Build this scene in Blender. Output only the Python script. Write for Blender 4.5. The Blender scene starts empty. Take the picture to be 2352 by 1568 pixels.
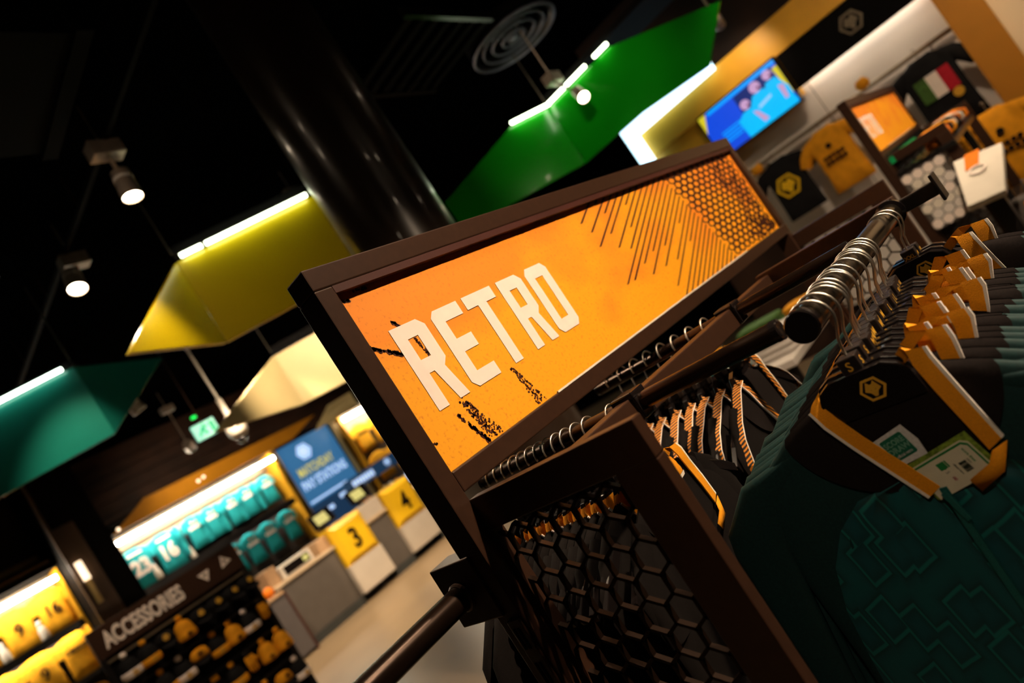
import bpy, math, random
from mathutils import Vector, Matrix
from mathutils.geometry import tessellate_polygon
random.seed(7)
D = bpy.data
SC = bpy.context.scene
COL = SC.collection

# ------------------------------------------------------------------ camera, world, exposure
cam_d = D.cameras.new('camera'); cam = D.objects.new('camera', cam_d); COL.objects.link(cam)
EYE = Vector((0, 0, 1.55))
right = Vector((0.61369895, 0.56829826, -0.54809733))
up = Vector((0.44008202, 0.33014209, 0.83506528))
fwd = Vector((-0.65551614, 0.75368646, 0.04748999))
cam.matrix_world = Matrix(((right.x, up.x, -fwd.x, EYE.x), (right.y, up.y, -fwd.y, EYE.y), (right.z, up.z, -fwd.z, EYE.z), (0, 0, 0, 1)))
cam_d.sensor_width = 36; cam_d.lens = 1562.9 / 2352 * 36
cam_d.clip_start = 0.02; cam_d.clip_end = 60
cam_d.dof.use_dof = True; cam_d.dof.focus_distance = 1.06; cam_d.dof.aperture_fstop = 2.6
SC.camera = cam
SC.view_settings.view_transform = 'Standard'; SC.view_settings.look = 'None'
SC.view_settings.exposure = 0.0; SC.view_settings.gamma = 1.0; SC.view_settings.use_curve_mapping = False
SC.cycles.use_denoising = True; SC.cycles.use_light_tree = False
SC.cycles.max_bounces = 4; SC.cycles.diffuse_bounces = 2; SC.cycles.glossy_bounces = 3
SC.cycles.use_adaptive_sampling = True; SC.cycles.adaptive_threshold = 0.03
SC.cycles.caustics_reflective = False; SC.cycles.caustics_refractive = False
SC.cycles.sample_clamp_indirect = 4.0
world = D.worlds.new('shop_interior'); SC.world = world; world.use_nodes = True
world.node_tree.nodes['Background'].inputs[0].default_value = (1.0, 0.82, 0.62, 1)
world.node_tree.nodes['Background'].inputs[1].default_value = 0.0035

WARM = (1.0, 0.76, 0.52)

CZ = 4.25                         # ceiling height
# ------------------------------------------------------------------ helpers
def lin(r, g, b):
    f = lambda c: (c / 255 / 12.92) if c / 255 <= 0.04045 else ((c / 255 + 0.055) / 1.055) ** 2.4
    return (f(r), f(g), f(b))

MATS = {}
def mat(name, col, rough=0.5, metal=0.0, spec=0.5, vary=0.12, scale=30.0, bump=0.0, emit=None, coat=0.0, sheen=0.0):
    m = D.materials.new(name); m.use_nodes = True; MATS[name] = m
    nt = m.node_tree; b = nt.nodes['Principled BSDF']
    b.inputs['Roughness'].default_value = rough; b.inputs['Metallic'].default_value = metal
    b.inputs['Specular IOR Level'].default_value = spec
    b.inputs['Coat Weight'].default_value = coat; b.inputs['Sheen Weight'].default_value = sheen
    tc = nt.nodes.new('ShaderNodeTexCoord'); nz = nt.nodes.new('ShaderNodeTexNoise')
    nz.inputs['Scale'].default_value = scale; nz.inputs['Detail'].default_value = 1.5
    nt.links.new(tc.outputs['Object'], nz.inputs['Vector'])
    rp = nt.nodes.new('ShaderNodeValToRGB')
    rp.color_ramp.elements[0].position = 0.3; rp.color_ramp.elements[1].position = 0.7
    rp.color_ramp.elements[0].color = (*[c * (1 - vary) for c in col], 1)
    rp.color_ramp.elements[1].color = (*[min(1, c * (1 + vary)) for c in col], 1)
    nt.links.new(nz.outputs['Fac'], rp.inputs['Fac']); nt.links.new(rp.outputs['Color'], b.inputs['Base Color'])
    if bump >= 0.5:
        bp = nt.nodes.new('ShaderNodeBump'); bp.inputs['Strength'].default_value = bump; bp.inputs['Distance'].default_value = 0.002
        nt.links.new(nz.outputs['Fac'], bp.inputs['Height']); nt.links.new(bp.outputs['Normal'], b.inputs['Normal'])
    if emit and emit[1] < 2.9: m.cycles.emission_sampling = 'NONE'
    if emit:
        b.inputs['Emission Color'].default_value = (*emit[0], 1); b.inputs['Emission Strength'].default_value = emit[1]
    return m

class MB:
    def __init__(self): self.v = []; self.f = []; self.mi = []
    def add(self, vs, fs, mi=0):
        o = len(self.v); self.v += [tuple(p) for p in vs]; self.f += [tuple(i + o for i in f) for f in fs]; self.mi += [mi] * len(fs); return self
    def box(self, x0, x1, y0, y1, z0, z1, mi=0):
        vs = [(x, y, z) for x in (x0, x1) for y in (y0, y1) for z in (z0, z1)]
        return self.add(vs, [(0, 1, 3, 2), (4, 6, 7, 5), (0, 4, 5, 1), (2, 3, 7, 6), (0, 2, 6, 4), (1, 5, 7, 3)], mi)
    def obox(self, c, u, v, w, mi=0):                    # oriented box: half vectors u, v, w
        c, u, v, w = map(Vector, (c, u, v, w))
        vs = [c + a * u + b * v + d * w for a in (-1, 1) for b in (-1, 1) for d in (-1, 1)]
        return self.add(vs, [(0, 1, 3, 2), (4, 6, 7, 5), (0, 4, 5, 1), (2, 3, 7, 6), (0, 2, 6, 4), (1, 5, 7, 3)], mi)
    def tube(self, pts, r, n=10, mi=0, cap=True):
        pts = [Vector(p) for p in pts]; rs = r if isinstance(r, (list, tuple)) else [r] * len(pts)
        rings = []; prev = None
        for i, p in enumerate(pts):
            t = (pts[min(i + 1, len(pts) - 1)] - pts[max(i - 1, 0)]).normalized()
            if prev is None:
                a = Vector((0, 0, 1)) if abs(t.z) < 0.9 else Vector((1, 0, 0))
                s = t.cross(a).normalized()
            else:
                s = (prev - t * prev.dot(t)).normalized()
            prev = s; w = t.cross(s)
            rings.append([p + (s * math.cos(k * 2 * math.pi / n) + w * math.sin(k * 2 * math.pi / n)) * rs[i] for k in range(n)])
        return self.loft(rings, mi, cap)
    def loft(self, rings, mi=0, cap=True):
        n = len(rings[0]); vs = [p for r in rings for p in r]; fs = []
        for i in range(len(rings) - 1):
            for k in range(n):
                a = i * n + k; b = i * n + (k + 1) % n
                fs.append((a, b, b + n, a + n))
        if cap:
            fs.append(tuple(reversed(range(n)))); fs.append(tuple(range((len(rings) - 1) * n, len(rings) * n)))
        return self.add(vs, fs, mi)
    def lathe(self, prof, c=(0, 0, 0), ax=(0, 0, 1), n=20, mi=0, cap=True):   # prof: (radius, along axis)
        ax = Vector(ax).normalized(); a = Vector((0, 0, 1)) if abs(ax.z) < 0.9 else Vector((1, 0, 0))
        s = ax.cross(a).normalized(); w = ax.cross(s); c = Vector(c)
        rings = [[c + ax * h + (s * math.cos(k * 2 * math.pi / n) + w * math.sin(k * 2 * math.pi / n)) * max(r, 1e-4) for k in range(n)] for r, h in prof]
        return self.loft(rings, mi, cap)
    def plate(self, loops, o, u, v, th, mi=0):           # 2-D loops (outer + holes) in frame o,u,v; thickness along u x v
        o, u, v = Vector(o), Vector(u), Vector(v); n = u.cross(v).normalized()
        base = len(self.v); flat = [p for l in loops for p in l]
        tris = tessellate_polygon([[Vector((p[0], p[1], 0)) for p in l] for l in loops])
        N = len(flat)
        fr = [o + u * p[0] + v * p[1] + n * th for p in flat]; bk = [o + u * p[0] + v * p[1] for p in flat]
        fs = []
        for t in tris:
            a, b, c = (flat[i] for i in t)
            if (b[0] - a[0]) * (c[1] - a[1]) - (b[1] - a[1]) * (c[0] - a[0]) < 0: t = (t[0], t[2], t[1])
            fs.append(tuple(t)); fs.append((t[0] + N, t[2] + N, t[1] + N))
        k = 0
        for l in loops:
            m = len(l)
            for i in range(m):
                a = k + i; b = k + (i + 1) % m; fs.append((a, a + N, b + N, b))
            k += m
        return self.add(fr + bk, fs, mi)
    def poly3(self, pts, th, mi=0):                      # planar 3-D polygon with thickness
        pts = [Vector(p) for p in pts]; n = Vector((0, 0, 0))
        for i in range(len(pts)):
            a, b = pts[i], pts[(i + 1) % len(pts)]; n += a.cross(b)
        n.normalize(); m = len(pts)
        vs = [p + n * th for p in pts] + pts
        fs = [tuple(range(m)), tuple(reversed(range(m, 2 * m)))] + [(i, i + m, (i + 1) % m + m, (i + 1) % m) for i in range(m)]
        return self.add(vs, fs, mi)
    def ribbon(self, path, wid, th=0.0012, mi=0, lo=0.0, hi=1.0):   # path points + width vectors
        P = [Vector(p) for p in path]; Wv = [Vector(w) for w in wid]; rings = []
        for i, p in enumerate(P):
            t = (P[min(i + 1, len(P) - 1)] - P[max(i - 1, 0)]).normalized(); n = t.cross(Wv[i]).normalized() * th
            a = p + Wv[i] * lo; b = p + Wv[i] * hi
            rings.append([a - n, b - n, b + n, a + n])
        return self.loft(rings, mi)
    def mesh(self, name, mats, smooth=False):
        me = D.meshes.new(name); me.from_pydata(self.v, [], self.f)
        for m in (mats if isinstance(mats, (list, tuple)) else [mats]): me.materials.append(m if not isinstance(m, str) else MATS[m])
        me.polygons.foreach_set('material_index', self.mi)
        if smooth: me.polygons.foreach_set('use_smooth', [True] * len(me.polygons))
        me.update(); return me
    def build(self, name, mats, parent=None, smooth=False, bevel=0.0, loc=None, auto=None):
        off = Vector((0, 0, 0))
        if parent is not None:
            p = parent
            while p is not None: off += p.location; p = p.parent
        if loc is not None: off = off + Vector(loc) if parent is not None else Vector(loc)
        if off.length > 0: self.v = [tuple(Vector(p) - off) for p in self.v]
        o = D.objects.new(name, self.mesh(name, mats, smooth)); COL.objects.link(o)
        if loc is not None: o.location = loc
        if parent is not None: o.parent = parent
        if bevel:
            md = o.modifiers.new('bevel', 'BEVEL'); md.width = bevel; md.segments = 2; md.limit_method = 'ANGLE'
        if auto:
            try: o.data.set_sharp_from_angle(angle=math.radians(auto))
            except Exception: pass
        return o

def tag(o, label, cat, group=None, kind=None):
    if label: o['label'] = label
    if cat: o['category'] = cat
    if group: o['group'] = group
    if kind: o['kind'] = kind
    return o
def struct(o, label=None):
    o['kind'] = 'structure'
    if label: o['label'] = label
    return o
def thing(name, label, cat, loc=(0, 0, 0), rz=0.0, group=None):
    o = D.objects.new(name, None); COL.objects.link(o); o.location = loc; o.rotation_euler = (0, 0, rz)
    o.empty_display_size = 0.05
    return tag(o, label, cat, group)
def children(o): return [c for c in D.objects if c.parent == o]
def copy_tree(o, parent=None):
    c = o.copy(); COL.objects.link(c); c.parent = parent
    for ch in KIDS.get(o.name, []): copy_tree(ch, c)
    return c
KIDS = {}
def register(root):
    ks = children(root); KIDS[root.name] = ks
    for k in ks: register(k)
def place(proto, used, label, loc, rz=0.0, group=None, scale=None):
    o = proto if not used.get(proto.name) else copy_tree(proto)
    used[proto.name] = True
    o.location = loc; o.rotation_euler = (0, 0, rz); o['label'] = label
    if group: o['group'] = group
    if scale: o.scale = (scale,) * 3
    return o
USED = {}

_txt_cache = {}
def text_mb(s, size, o, u, v, th=0.001, bold=0.0, sx=1.0, center=False, mi=0):
    key = (s, bold)
    if key not in _txt_cache:
        cu = D.curves.new('lettering', 'FONT'); cu.body = s; cu.size = 1.0; cu.offset = bold; cu.fill_mode = 'FRONT'; cu.resolution_u = 3
        ob = D.objects.new('lettering_tmp', cu); COL.objects.link(ob)
        dg = bpy.context.evaluated_depsgraph_get(); me = D.meshes.new_from_object(ob.evaluated_get(dg))
        _txt_cache[key] = ([tuple(q.co) for q in me.vertices], [tuple(p.vertices) for p in me.polygons])
        D.objects.remove(ob); D.curves.remove(cu); D.meshes.remove(me)
    vs, fs = _txt_cache[key]
    o, u, v = Vector(o), Vector(u), Vector(v); n = u.cross(v).normalized()
    xs = [p[0] for p in vs]; x0, x1 = min(xs), max(xs); off = -(x0 + x1) / 2 if center else -x0
    m = MB(); m.add([o + u * ((p[0] + off) * size * sx) + v * (p[1] * size) + n * th for p in vs], fs, mi)
    return m
def merge(a, b): return a.add(b.v, b.f, b.mi[0] if b.mi else 0)
def ngon(n, r, cx=0, cy=0, rot=0.0): return [(cx + r * math.cos(rot + k * 2 * math.pi / n), cy + r * math.sin(rot + k * 2 * math.pi / n)) for k in range(n)]

WOLF = [(-.28, .65), (-.08, .40), (.08, .40), (.28, .65), (.46, .28), (.62, -.03), (.27, -.27), (.11, -.60), (-.11, -.60), (-.27, -.27), (-.62, -.03), (-.46, .28)]
WOLF_EYES = [[(-.27, .02), (-.12, -.05), (-.15, -.11)], [(.27, .02), (.15, -.11), (.12, -.05)]]
def emblem(mb, o, u, v, r, th=0.0006, mi=0):
    mb.plate([ngon(6, r), ngon(6, r * .79)], o, u, v, th, mi)
    k = r * .96
    mb.plate([[(a * k, b * k) for a, b in WOLF]] + [[(a * k, b * k) for a, b in e] for e in WOLF_EYES], o, u, v, th, mi)
    return mb

# ------------------------------------------------------------------ materials
mat('bronze_metal', (0.046, 0.020, 0.011), 0.36, 0.3, 0.5, 0.10, 60, 0.05)
mat('black_metal', (0.010, 0.009, 0.009), 0.28, 0.2, 0.6, 0.10, 60)
mat('black_steel', (0.030, 0.016, 0.010), 0.26, 0.75, 0.6, 0.1, 40)
mat('gunmetal', (0.07, 0.055, 0.04), 0.18, 0.9, 0.6, 0.1, 40)
mat('chrome', (0.88, 0.80, 0.70), 0.34, 1.0, 0.5, 0.05, 50)
mat('black_gloss', (0.008, 0.006, 0.006), 0.14, 0, 0.6, 0.05, 30)
mat('black_matte', (0.0032, 0.0028, 0.0028), 0.85, 0, 0.08, 0.1, 30)
mat('ceiling_black', (0.0010, 0.0010, 0.0012), 1.0, 0, 0.0, 0.2, 3)
mat('white_print', (0.86, 0.74, 0.66), 0.6, 0, 0.3, 0.03, 40)
mat('dark_ink', (0.06, 0.014, 0.009), 0.6, 0, 0.3, 0.2, 400)
mat('gold_print', (0.62, 0.33, 0.03), 0.45, 0, 0.4, 0.06, 80)
mat('clip_black', (0.012, 0.008, 0.007), 0.4, 0, 0.5, 0.1, 80)
mat('orange_knit', (0.80, 0.30, 0.008), 0.85, 0, 0.2, 0.12, 900, 0.6)
mat('white_knit', (0.85, 0.76, 0.68), 0.85, 0, 0.2, 0.05, 900, 0.5)
mat('green_fabric', (0.0045, 0.028, 0.028), 0.70, 0, 0.28, 0.22, 260, 0.3)
mat('black_fabric', (0.008, 0.005, 0.0045), 0.9, 0, 0.15, 0.3, 400, 0.35)
mat('brown_black_fabric', (0.0042, 0.0026, 0.0022), 0.9, 0, 0.15, 0.3, 300, 0.4)
mat('zip_green', (0.008, 0.10, 0.09), 0.5, 0, 0.4, 0.3, 900, 0.5)
mat('woven_label', (0.62, 0.60, 0.58), 0.8, 0, 0.3, 0.1, 300)
mat('label_green', (0.01, 0.13, 0.07), 0.7, 0, 0.3, 0.1, 200)
mat('label_pale', (0.16, 0.34, 0.25), 0.7, 0, 0.3, 0.1, 200)
mat('card_cream', (0.66, 0.60, 0.44), 0.55, 0, 0.4, 0.04, 60)
mat('card_green', (0.02, 0.20, 0.05), 0.5, 0, 0.4, 0.05, 60)
mat('card_lime', (0.17, 0.25, 0.03), 0.6, 0, 0.3, 0.5, 220)
mat('card_ink', (0.02, 0.03, 0.02), 0.6, 0, 0.3, 0.05, 60)
mat('card_red', (0.45, 0.10, 0.12), 0.6, 0, 0.3, 0.05, 60)
mat('yellow_paint', (0.72, 0.36, 0.02), 0.45, 0, 0.4, 0.06, 5)
mat('awning_amber', (0.55, 0.235, 0.010), 0.45, 0, 0.4, 0.06, 4)
mat('amber_paint', (0.42, 0.17, 0.012), 0.5, 0, 0.4, 0.06, 4)
mat('canopy_green', (0.004, 0.30, 0.006), 0.18, 0, 0.5, 0.05, 3, coat=0.3)
mat('canopy_yellow', (0.58, 0.44, 0.004), 0.22, 0, 0.5, 0.05, 3, coat=0.3)
mat('canopy_teal', (0.008, 0.16, 0.125), 0.24, 0, 0.5, 0.05, 3, coat=0.2)
mat('canopy_cream', (0.66, 0.54, 0.26), 0.5, 0, 0.4, 0.04, 3)
mat('canopy_edge', (0.10, 0.09, 0.07), 0.3, 0.6, 0.5, 0.1, 10)
mat('teal_shirt', (0.012, 0.32, 0.36), 0.8, 0, 0.2, 0.18, 14, 0.3)
mat('yellow_shirt', (0.80, 0.38, 0.015), 0.8, 0, 0.2, 0.12, 14, 0.3)
mat('gold_shirt', (0.74, 0.30, 0.008), 0.8, 0, 0.2, 0.12, 14, 0.3)
mat('black_shirt', (0.0055, 0.005, 0.0055), 0.85, 0, 0.2, 0.25, 14, 0.3)
mat('panel_white', (0.72, 0.66, 0.60), 0.6, 0, 0.3, 0.04, 2)
mat('panel_warm', (0.42, 0.34, 0.24), 0.7, 0, 0.3, 0.04, 2)
mat('beige_wall', (0.80, 0.62, 0.40), 0.7, 0, 0.3, 0.04, 2)
mat('grey_panel', (0.105, 0.090, 0.078), 0.55, 0, 0.4, 0.06, 6)
mat('dark_grey_panel', (0.085, 0.075, 0.075), 0.5, 0, 0.4, 0.06, 6)
mat('light_panel', (0.56, 0.50, 0.42), 0.5, 0, 0.4, 0.04, 6)
mat('sign_yellow', (0.82, 0.50, 0.012), 0.4, 0, 0.4, 0.03, 6)
mat('counter_top', (0.62, 0.48, 0.32), 0.4, 0, 0.4, 0.06, 8)
mat('plinth_grey', (0.045, 0.05, 0.05), 0.4, 0, 0.4, 0.1, 8)
mat('maroon_edge', (0.05, 0.012, 0.008), 0.5, 0, 0.4, 0.1, 8)
mat('cardboard', (0.46, 0.29, 0.16), 0.7, 0, 0.3, 0.08, 20)
mat('brown_wall', (0.030, 0.012, 0.006), 0.7, 0, 0.3, 0.5, 2.5)
mat('column_brown', (0.032, 0.019, 0.012), 0.30, 0.1, 0.6, 0.15, 2, coat=0.3)
mat('pilaster_brown', (0.075, 0.045, 0.028), 0.6, 0, 0.3, 0.15, 2)
mat('red_print', (0.42, 0.006, 0.02), 0.7, 0, 0.3, 0.15, 30)
mat('flag_green', (0.05, 0.12, 0.02), 0.7, 0, 0.3, 0.2, 30)
mat('bright_green', (0.0, 0.30, 0.09), 0.6, 0, 0.3, 0.2, 30)
mat('orange_print', (0.80, 0.20, 0.01), 0.6, 0, 0.3, 0.1, 20)
mat('white_plastic', (0.74, 0.68, 0.58), 0.4, 0, 0.4, 0.05, 10)
mat('steel_rail', (0.24, 0.19, 0.13), 0.35, 0.7, 0.5, 0.1, 20)
mat('gold_trim', (0.42, 0.28, 0.08), 0.4, 0.2, 0.5, 0.1, 20)
mat('lens_glow', (1, 1, 1), 0.4, emit=((1.0, 0.80, 0.55), 26.0))
mat('lens_soft', (1, 1, 1), 0.4, emit=((1.0, 0.72, 0.45), 2.2))
mat('led_warm', (1, 1, 1), 0.4, emit=((1.0, 0.86, 0.66), 60.0))
mat('led_fascia', (1, 1, 1), 0.4, emit=((1.0, 0.84, 0.66), 16.0))
mat('led_cool', (1, 1, 1), 0.4, emit=((0.55, 0.86, 1.0), 3.0))
mat('led_canopy', (1, 1, 1), 0.4, emit=((0.92, 1.0, 0.70), 9.0))
mat('led_canopy_teal', (1, 1, 1), 0.4, emit=((0.80, 1.0, 0.82), 9.0))
mat('diffuser_grey', (0.17, 0.18, 0.24), 0.35, 0.5, 0.5, 0.1, 30)
mat('lamp_metal', (0.42, 0.34, 0.28), 0.35, 0.6, 0.5, 0.1, 30)
mat('screen_yellowish', (0.3, 0.3, 0.1), 0.4, emit=((0.62, 0.60, 0.22), 0.55))
mat('banner_blue', (0.02, 0.08, 0.16), 0.4, emit=((0.035, 0.15, 0.33), 0.85))
mat('banner_dark', (0.01, 0.03, 0.06), 0.4, emit=((0.01, 0.035, 0.085), 0.8))
mat('banner_white', (0.5, 0.6, 0.7), 0.4, emit=((0.42, 0.62, 0.98), 1.05))
mat('banner_gold', (0.4, 0.4, 0.1), 0.4, emit=((0.55, 0.48, 0.12), 0.95))
mat('exit_green', (0.0, 0.3, 0.1), 0.4, emit=((0.02, 0.55, 0.26), 0.9))
mat('exit_white', (0.5, 0.8, 0.7), 0.4, emit=((0.30, 0.85, 0.62), 0.9))
mat('led_green_dot', (0, 0.5, 0.1), 0.4, emit=((0.0, 1.0, 0.1), 1.3))
mat('led_blue_dot', (0, 0.1, 0.5), 0.4, emit=((0.02, 0.06, 1.0), 1.5))
for nm, c, k in (('tv_blue', (0.005, 0.07, 0.75), 1.0), ('tv_sky', (0.0, 0.33, 1.0), 1.1), ('tv_shirt', (0.0, 0.48, 0.95), 1.1), ('tv_skin', (0.62, 0.36, 0.62), 0.95),
                 ('tv_navy', (0.004, 0.02, 0.16), 1.0), ('tv_yellow', (0.70, 0.58, 0.02), 1.0), ('tv_white', (0.35, 0.65, 1.0), 1.0), ('tv_dark', (0.12, 0.03, 0.08), 1.0)):
    mat(nm, (0.01, 0.01, 0.01), 0.4, emit=(c, k))

def sign_print():
    m = mat('sign_print', (0.9, 0.34, 0.01), 0.55); nt = m.node_tree; b = nt.nodes['Principled BSDF']
    for l in list(b.inputs['Base Color'].links): nt.links.remove(l)
    tc = nt.nodes.new('ShaderNodeTexCoord')
    n1 = nt.nodes.new('ShaderNodeTexNoise'); n1.inputs['Scale'].default_value = 3.2; n1.inputs['Detail'].default_value = 3
    mp = nt.nodes.new('ShaderNodeMapping'); mp.inputs['Scale'].default_value = (1, 1, 1.8)
    nt.links.new(tc.outputs['Object'], mp.inputs['Vector']); nt.links.new(mp.outputs['Vector'], n1.inputs['Vector'])
    r1 = nt.nodes.new('ShaderNodeValToRGB'); e = r1.color_ramp.elements
    e[0].position = 0.40; e[0].color = (0.88, 0.26, 0.012, 1); e[1].position = 0.60; e[1].color = (0.93, 0.37, 0.006, 1)
    sep = nt.nodes.new('ShaderNodeSeparateXYZ'); nt.links.new(tc.outputs['Object'], sep.inputs[0])
    mr = nt.nodes.new('ShaderNodeMapRange'); mr.inputs[1].default_value = 0.0; mr.inputs[2].default_value = 0.32; mr.inputs[3].default_value = 0.24; mr.inputs[4].default_value = -0.16
    nt.links.new(sep.outputs['Z'], mr.inputs[0])
    ad = nt.nodes.new('ShaderNodeMath'); ad.operation = 'ADD'; nt.links.new(n1.outputs['Fac'], ad.inputs[0]); nt.links.new(mr.outputs[0], ad.inputs[1])
    nt.links.new(ad.outputs[0], r1.inputs['Fac'])
    n2 = nt.nodes.new('ShaderNodeTexNoise'); n2.inputs['Scale'].default_value = 160; n2.inputs['Detail'].default_value = 3
    nt.links.new(tc.outputs['Object'], n2.inputs['Vector'])
    r2 = nt.nodes.new('ShaderNodeValToRGB'); e = r2.color_ramp.elements
    e[0].position = 0.56; e[0].color = (0, 0, 0, 1); e[1].position = 0.72; e[1].color = (1, 1, 1, 1)
    nt.links.new(n2.outputs['Fac'], r2.inputs['Fac'])
    g = nt.nodes.new('ShaderNodeMath'); g.operation = 'MULTIPLY'; g.inputs[1].default_value = 0.45; nt.links.new(r2.outputs['Color'], g.inputs[0])
    mx = nt.nodes.new('ShaderNodeMixRGB'); mx.inputs['Color2'].default_value = (0.55, 0.12, 0.02, 1)
    nt.links.new(r1.outputs['Color'], mx.inputs['Color1']); nt.links.new(g.outputs[0], mx.inputs['Fac']); nt.links.new(mx.outputs['Color'], b.inputs['Base Color'])
sign_print()
def tonal_print():
    m = mat('tonal_print', (0.01, 0.06, 0.06), 0.55); nt = m.node_tree; b = nt.nodes['Principled BSDF']
    for l in list(b.inputs['Base Color'].links): nt.links.remove(l)
    tc = nt.nodes.new('ShaderNodeTexCoord'); sp = nt.nodes.new('ShaderNodeSeparateXYZ'); cb = nt.nodes.new('ShaderNodeCombineXYZ')
    nt.links.new(tc.outputs['Object'], sp.inputs[0]); nt.links.new(sp.outputs['X'], cb.inputs['X']); nt.links.new(sp.outputs['Z'], cb.inputs['Y'])
    mp = nt.nodes.new('ShaderNodeMapping'); mp.inputs['Rotation'].default_value = (0, 0, 0.5); mp.inputs['Scale'].default_value = (1.5, 0.85, 1)
    nt.links.new(cb.outputs[0], mp.inputs['Vector'])
    vo = nt.nodes.new('ShaderNodeTexVoronoi'); vo.voronoi_dimensions = '2D'; vo.distance = 'MANHATTAN'; vo.feature = 'F1'; vo.inputs['Scale'].default_value = 15
    nt.links.new(mp.outputs['Vector'], vo.inputs['Vector'])
    r = nt.nodes.new('ShaderNodeValToRGB'); e = r.color_ramp.elements
    e[0].position = 0.15; e[0].color = (0.004, 0.070, 0.082, 1); e[1].position = 0.80; e[1].color = (0.004, 0.078, 0.084, 1)
    for p_, c_ in ((0.40, (0.003, 0.042, 0.048, 1)), (0.44, (0.006, 0.140, 0.128, 1)), (0.50, (0.006, 0.140, 0.128, 1)), (0.53, (0.003, 0.030, 0.034, 1)), (0.62, (0.004, 0.060, 0.066, 1))):
        x = e.new(p_); x.color = c_
    nt.links.new(vo.outputs['Distance'], r.inputs['Fac']); nt.links.new(r.outputs['Color'], b.inputs['Base Color'])
tonal_print()
def tape_print():
    m = mat('tape_print', (0.6, 0.2, 0.01), 0.7); nt = m.node_tree; b = nt.nodes['Principled BSDF']
    for l in list(b.inputs['Base Color'].links): nt.links.remove(l)
    tc = nt.nodes.new('ShaderNodeTexCoord'); wv = nt.nodes.new('ShaderNodeTexWave'); wv.wave_profile = 'TRI'; wv.bands_direction = 'DIAGONAL'
    wv.inputs['Scale'].default_value = 52; wv.inputs['Distortion'].default_value = 2.0
    nt.links.new(tc.outputs['Object'], wv.inputs['Vector'])
    r = nt.nodes.new('ShaderNodeValToRGB'); r.color_ramp.interpolation = 'CONSTANT'; e = r.color_ramp.elements
    e[0].color = (0.70, 0.23, 0.008, 1); e[1].position = 0.46; e[1].color = (0.012, 0.006, 0.004, 1)
    nt.links.new(wv.outputs['Fac'], r.inputs['Fac']); nt.links.new(r.outputs['Color'], b.inputs['Base Color'])
tape_print()
def floor_mat():
    m = mat('polished_floor', (0.27, 0.195, 0.115), 0.34, 0, 0.5, 0.10, 1.3); nt = m.node_tree
    return m
floor_mat()

# ------------------------------------------------------------------ main lamp rig (track spotlights, some unseen and added for brightness)
def spotlight(label, pos, aim, power, cone=60, blend=0.6, lens='lens_glow', col=WARM, r=0.055, L=0.17, stem=None, group='ceiling track spotlights', light=True, size=0.05):
    pos, aim = Vector(pos), Vector(aim); d = (aim - pos).normalized()
    t = thing('track_spotlight', label, 'spotlight', pos, 0, group)
    m = MB(); m.lathe([(r * 0.5, -L), (r * 0.86, -L * 0.96), (r * 0.9, -L * 0.55), (r, -L * 0.2), (r, 0.0), (r * 0.90, 0.0), (r * 0.86, -0.012)], pos, d, 24, cap=False)
    m.lathe([(0.0, -L), (r * 0.5, -L)], pos, d, 24)
    m.build('housing', 'lamp_metal', t, True, auto=40)
    m = MB(); m.lathe([(r * 0.92, -L * 0.72), (r * 0.93, -L * 0.62)], pos, d, 24); m.build('collar_ring', 'panel_white', t)
    m = MB(); m.lathe([(0.0, -0.016), (r * 0.87, -0.014), (r * 0.87, -0.010), (0.0, -0.009)], pos, d, 24); m.build('lens', lens, t)
    if stem is not None:
        s = Vector(stem); m = MB(); m.tube([pos - d * L * 0.7, s + Vector((0, 0, -0.09))], 0.012, 8); m.box(s.x - 0.05, s.x + 0.05, s.y - 0.09, s.y + 0.09, s.z - 0.09, s.z - 0.0); m.tube([s, (s.x, s.y, CZ)], 0.006, 6)
        m.build('mounting_box', 'lamp_metal', t)
    if light:
        ld = D.lights.new('lamp_light', 'SPOT'); ld.energy = power; ld.spot_size = math.radians(cone); ld.spot_blend = blend; ld.color = col; ld.shadow_soft_size = size
        lo = D.objects.new('lamp_light', ld); COL.objects.link(lo); lo.parent = t
        lo.location = d * 0.03; lo.rotation_euler = d.to_track_quat('-Z', 'Y').to_euler()
    return t
spotlight('warm spotlight above the jackets, aimed at the orange sign', (1.35, 1.45, 3.75), (-0.75, 1.65, 1.62), 620, 58, 0.7, stem=(1.42, 1.42, 4.05))
spotlight('warm spotlight above the green jackets, aimed straight down', (0.25, 1.75, 3.85), (-0.22, 0.98, 1.3), 170, 40, 0.8, stem=(0.25, 1.8, 4.05))
spotlight('added warm fill spotlight behind the camera, aimed at the front jacket', (0.95, -1.35, 3.75), (-0.20, 0.84, 1.20), 105, 19, 1.0, stem=(1.0, -1.4, 4.05))  # unseen fill lamp, coned narrowly to lift only the front jacket
spotlight('added warm spotlight above the rack end, out of the frame', (-2.6, 0.75, 3.9), (-0.86, 0.86, 1.34), 260, 24, 0.9, stem=(-2.65, 0.75, 4.05))  # unseen lamp added to brighten the collars behind the grille
spotlight('lit spotlight highest on the left track, seen from its side', (-3.60, 2.02, 3.66), (-3.3, 1.6, 0.0), 120, 70, 0.8, r=0.062, L=0.19, stem=(-3.52, 1.98, 3.98))
spotlight('lit spotlight lower on the left track, facing the camera', (-4.72, 1.94, 3.70), (-3.9, 1.3, 1.2), 90, 70, 0.8, r=0.066, L=0.17, stem=(-4.78, 2.04, 3.98))
spotlight('spotlight glowing in front of the green canopy', (-2.53, 5.45, 3.24), (-1.6, 4.2, 1.6), 60, 60, 0.8, r=0.055, stem=(-2.7, 5.5, 3.62))
spotlight('small grey spotlight above the yellow bulkhead', (-1.55, 6.35, 3.12), (-1.75, 6.98, 2.80), 24, 75, 0.9, 'lens_soft', r=0.05, L=0.15, stem=(-1.5, 6.2, 3.55))
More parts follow.
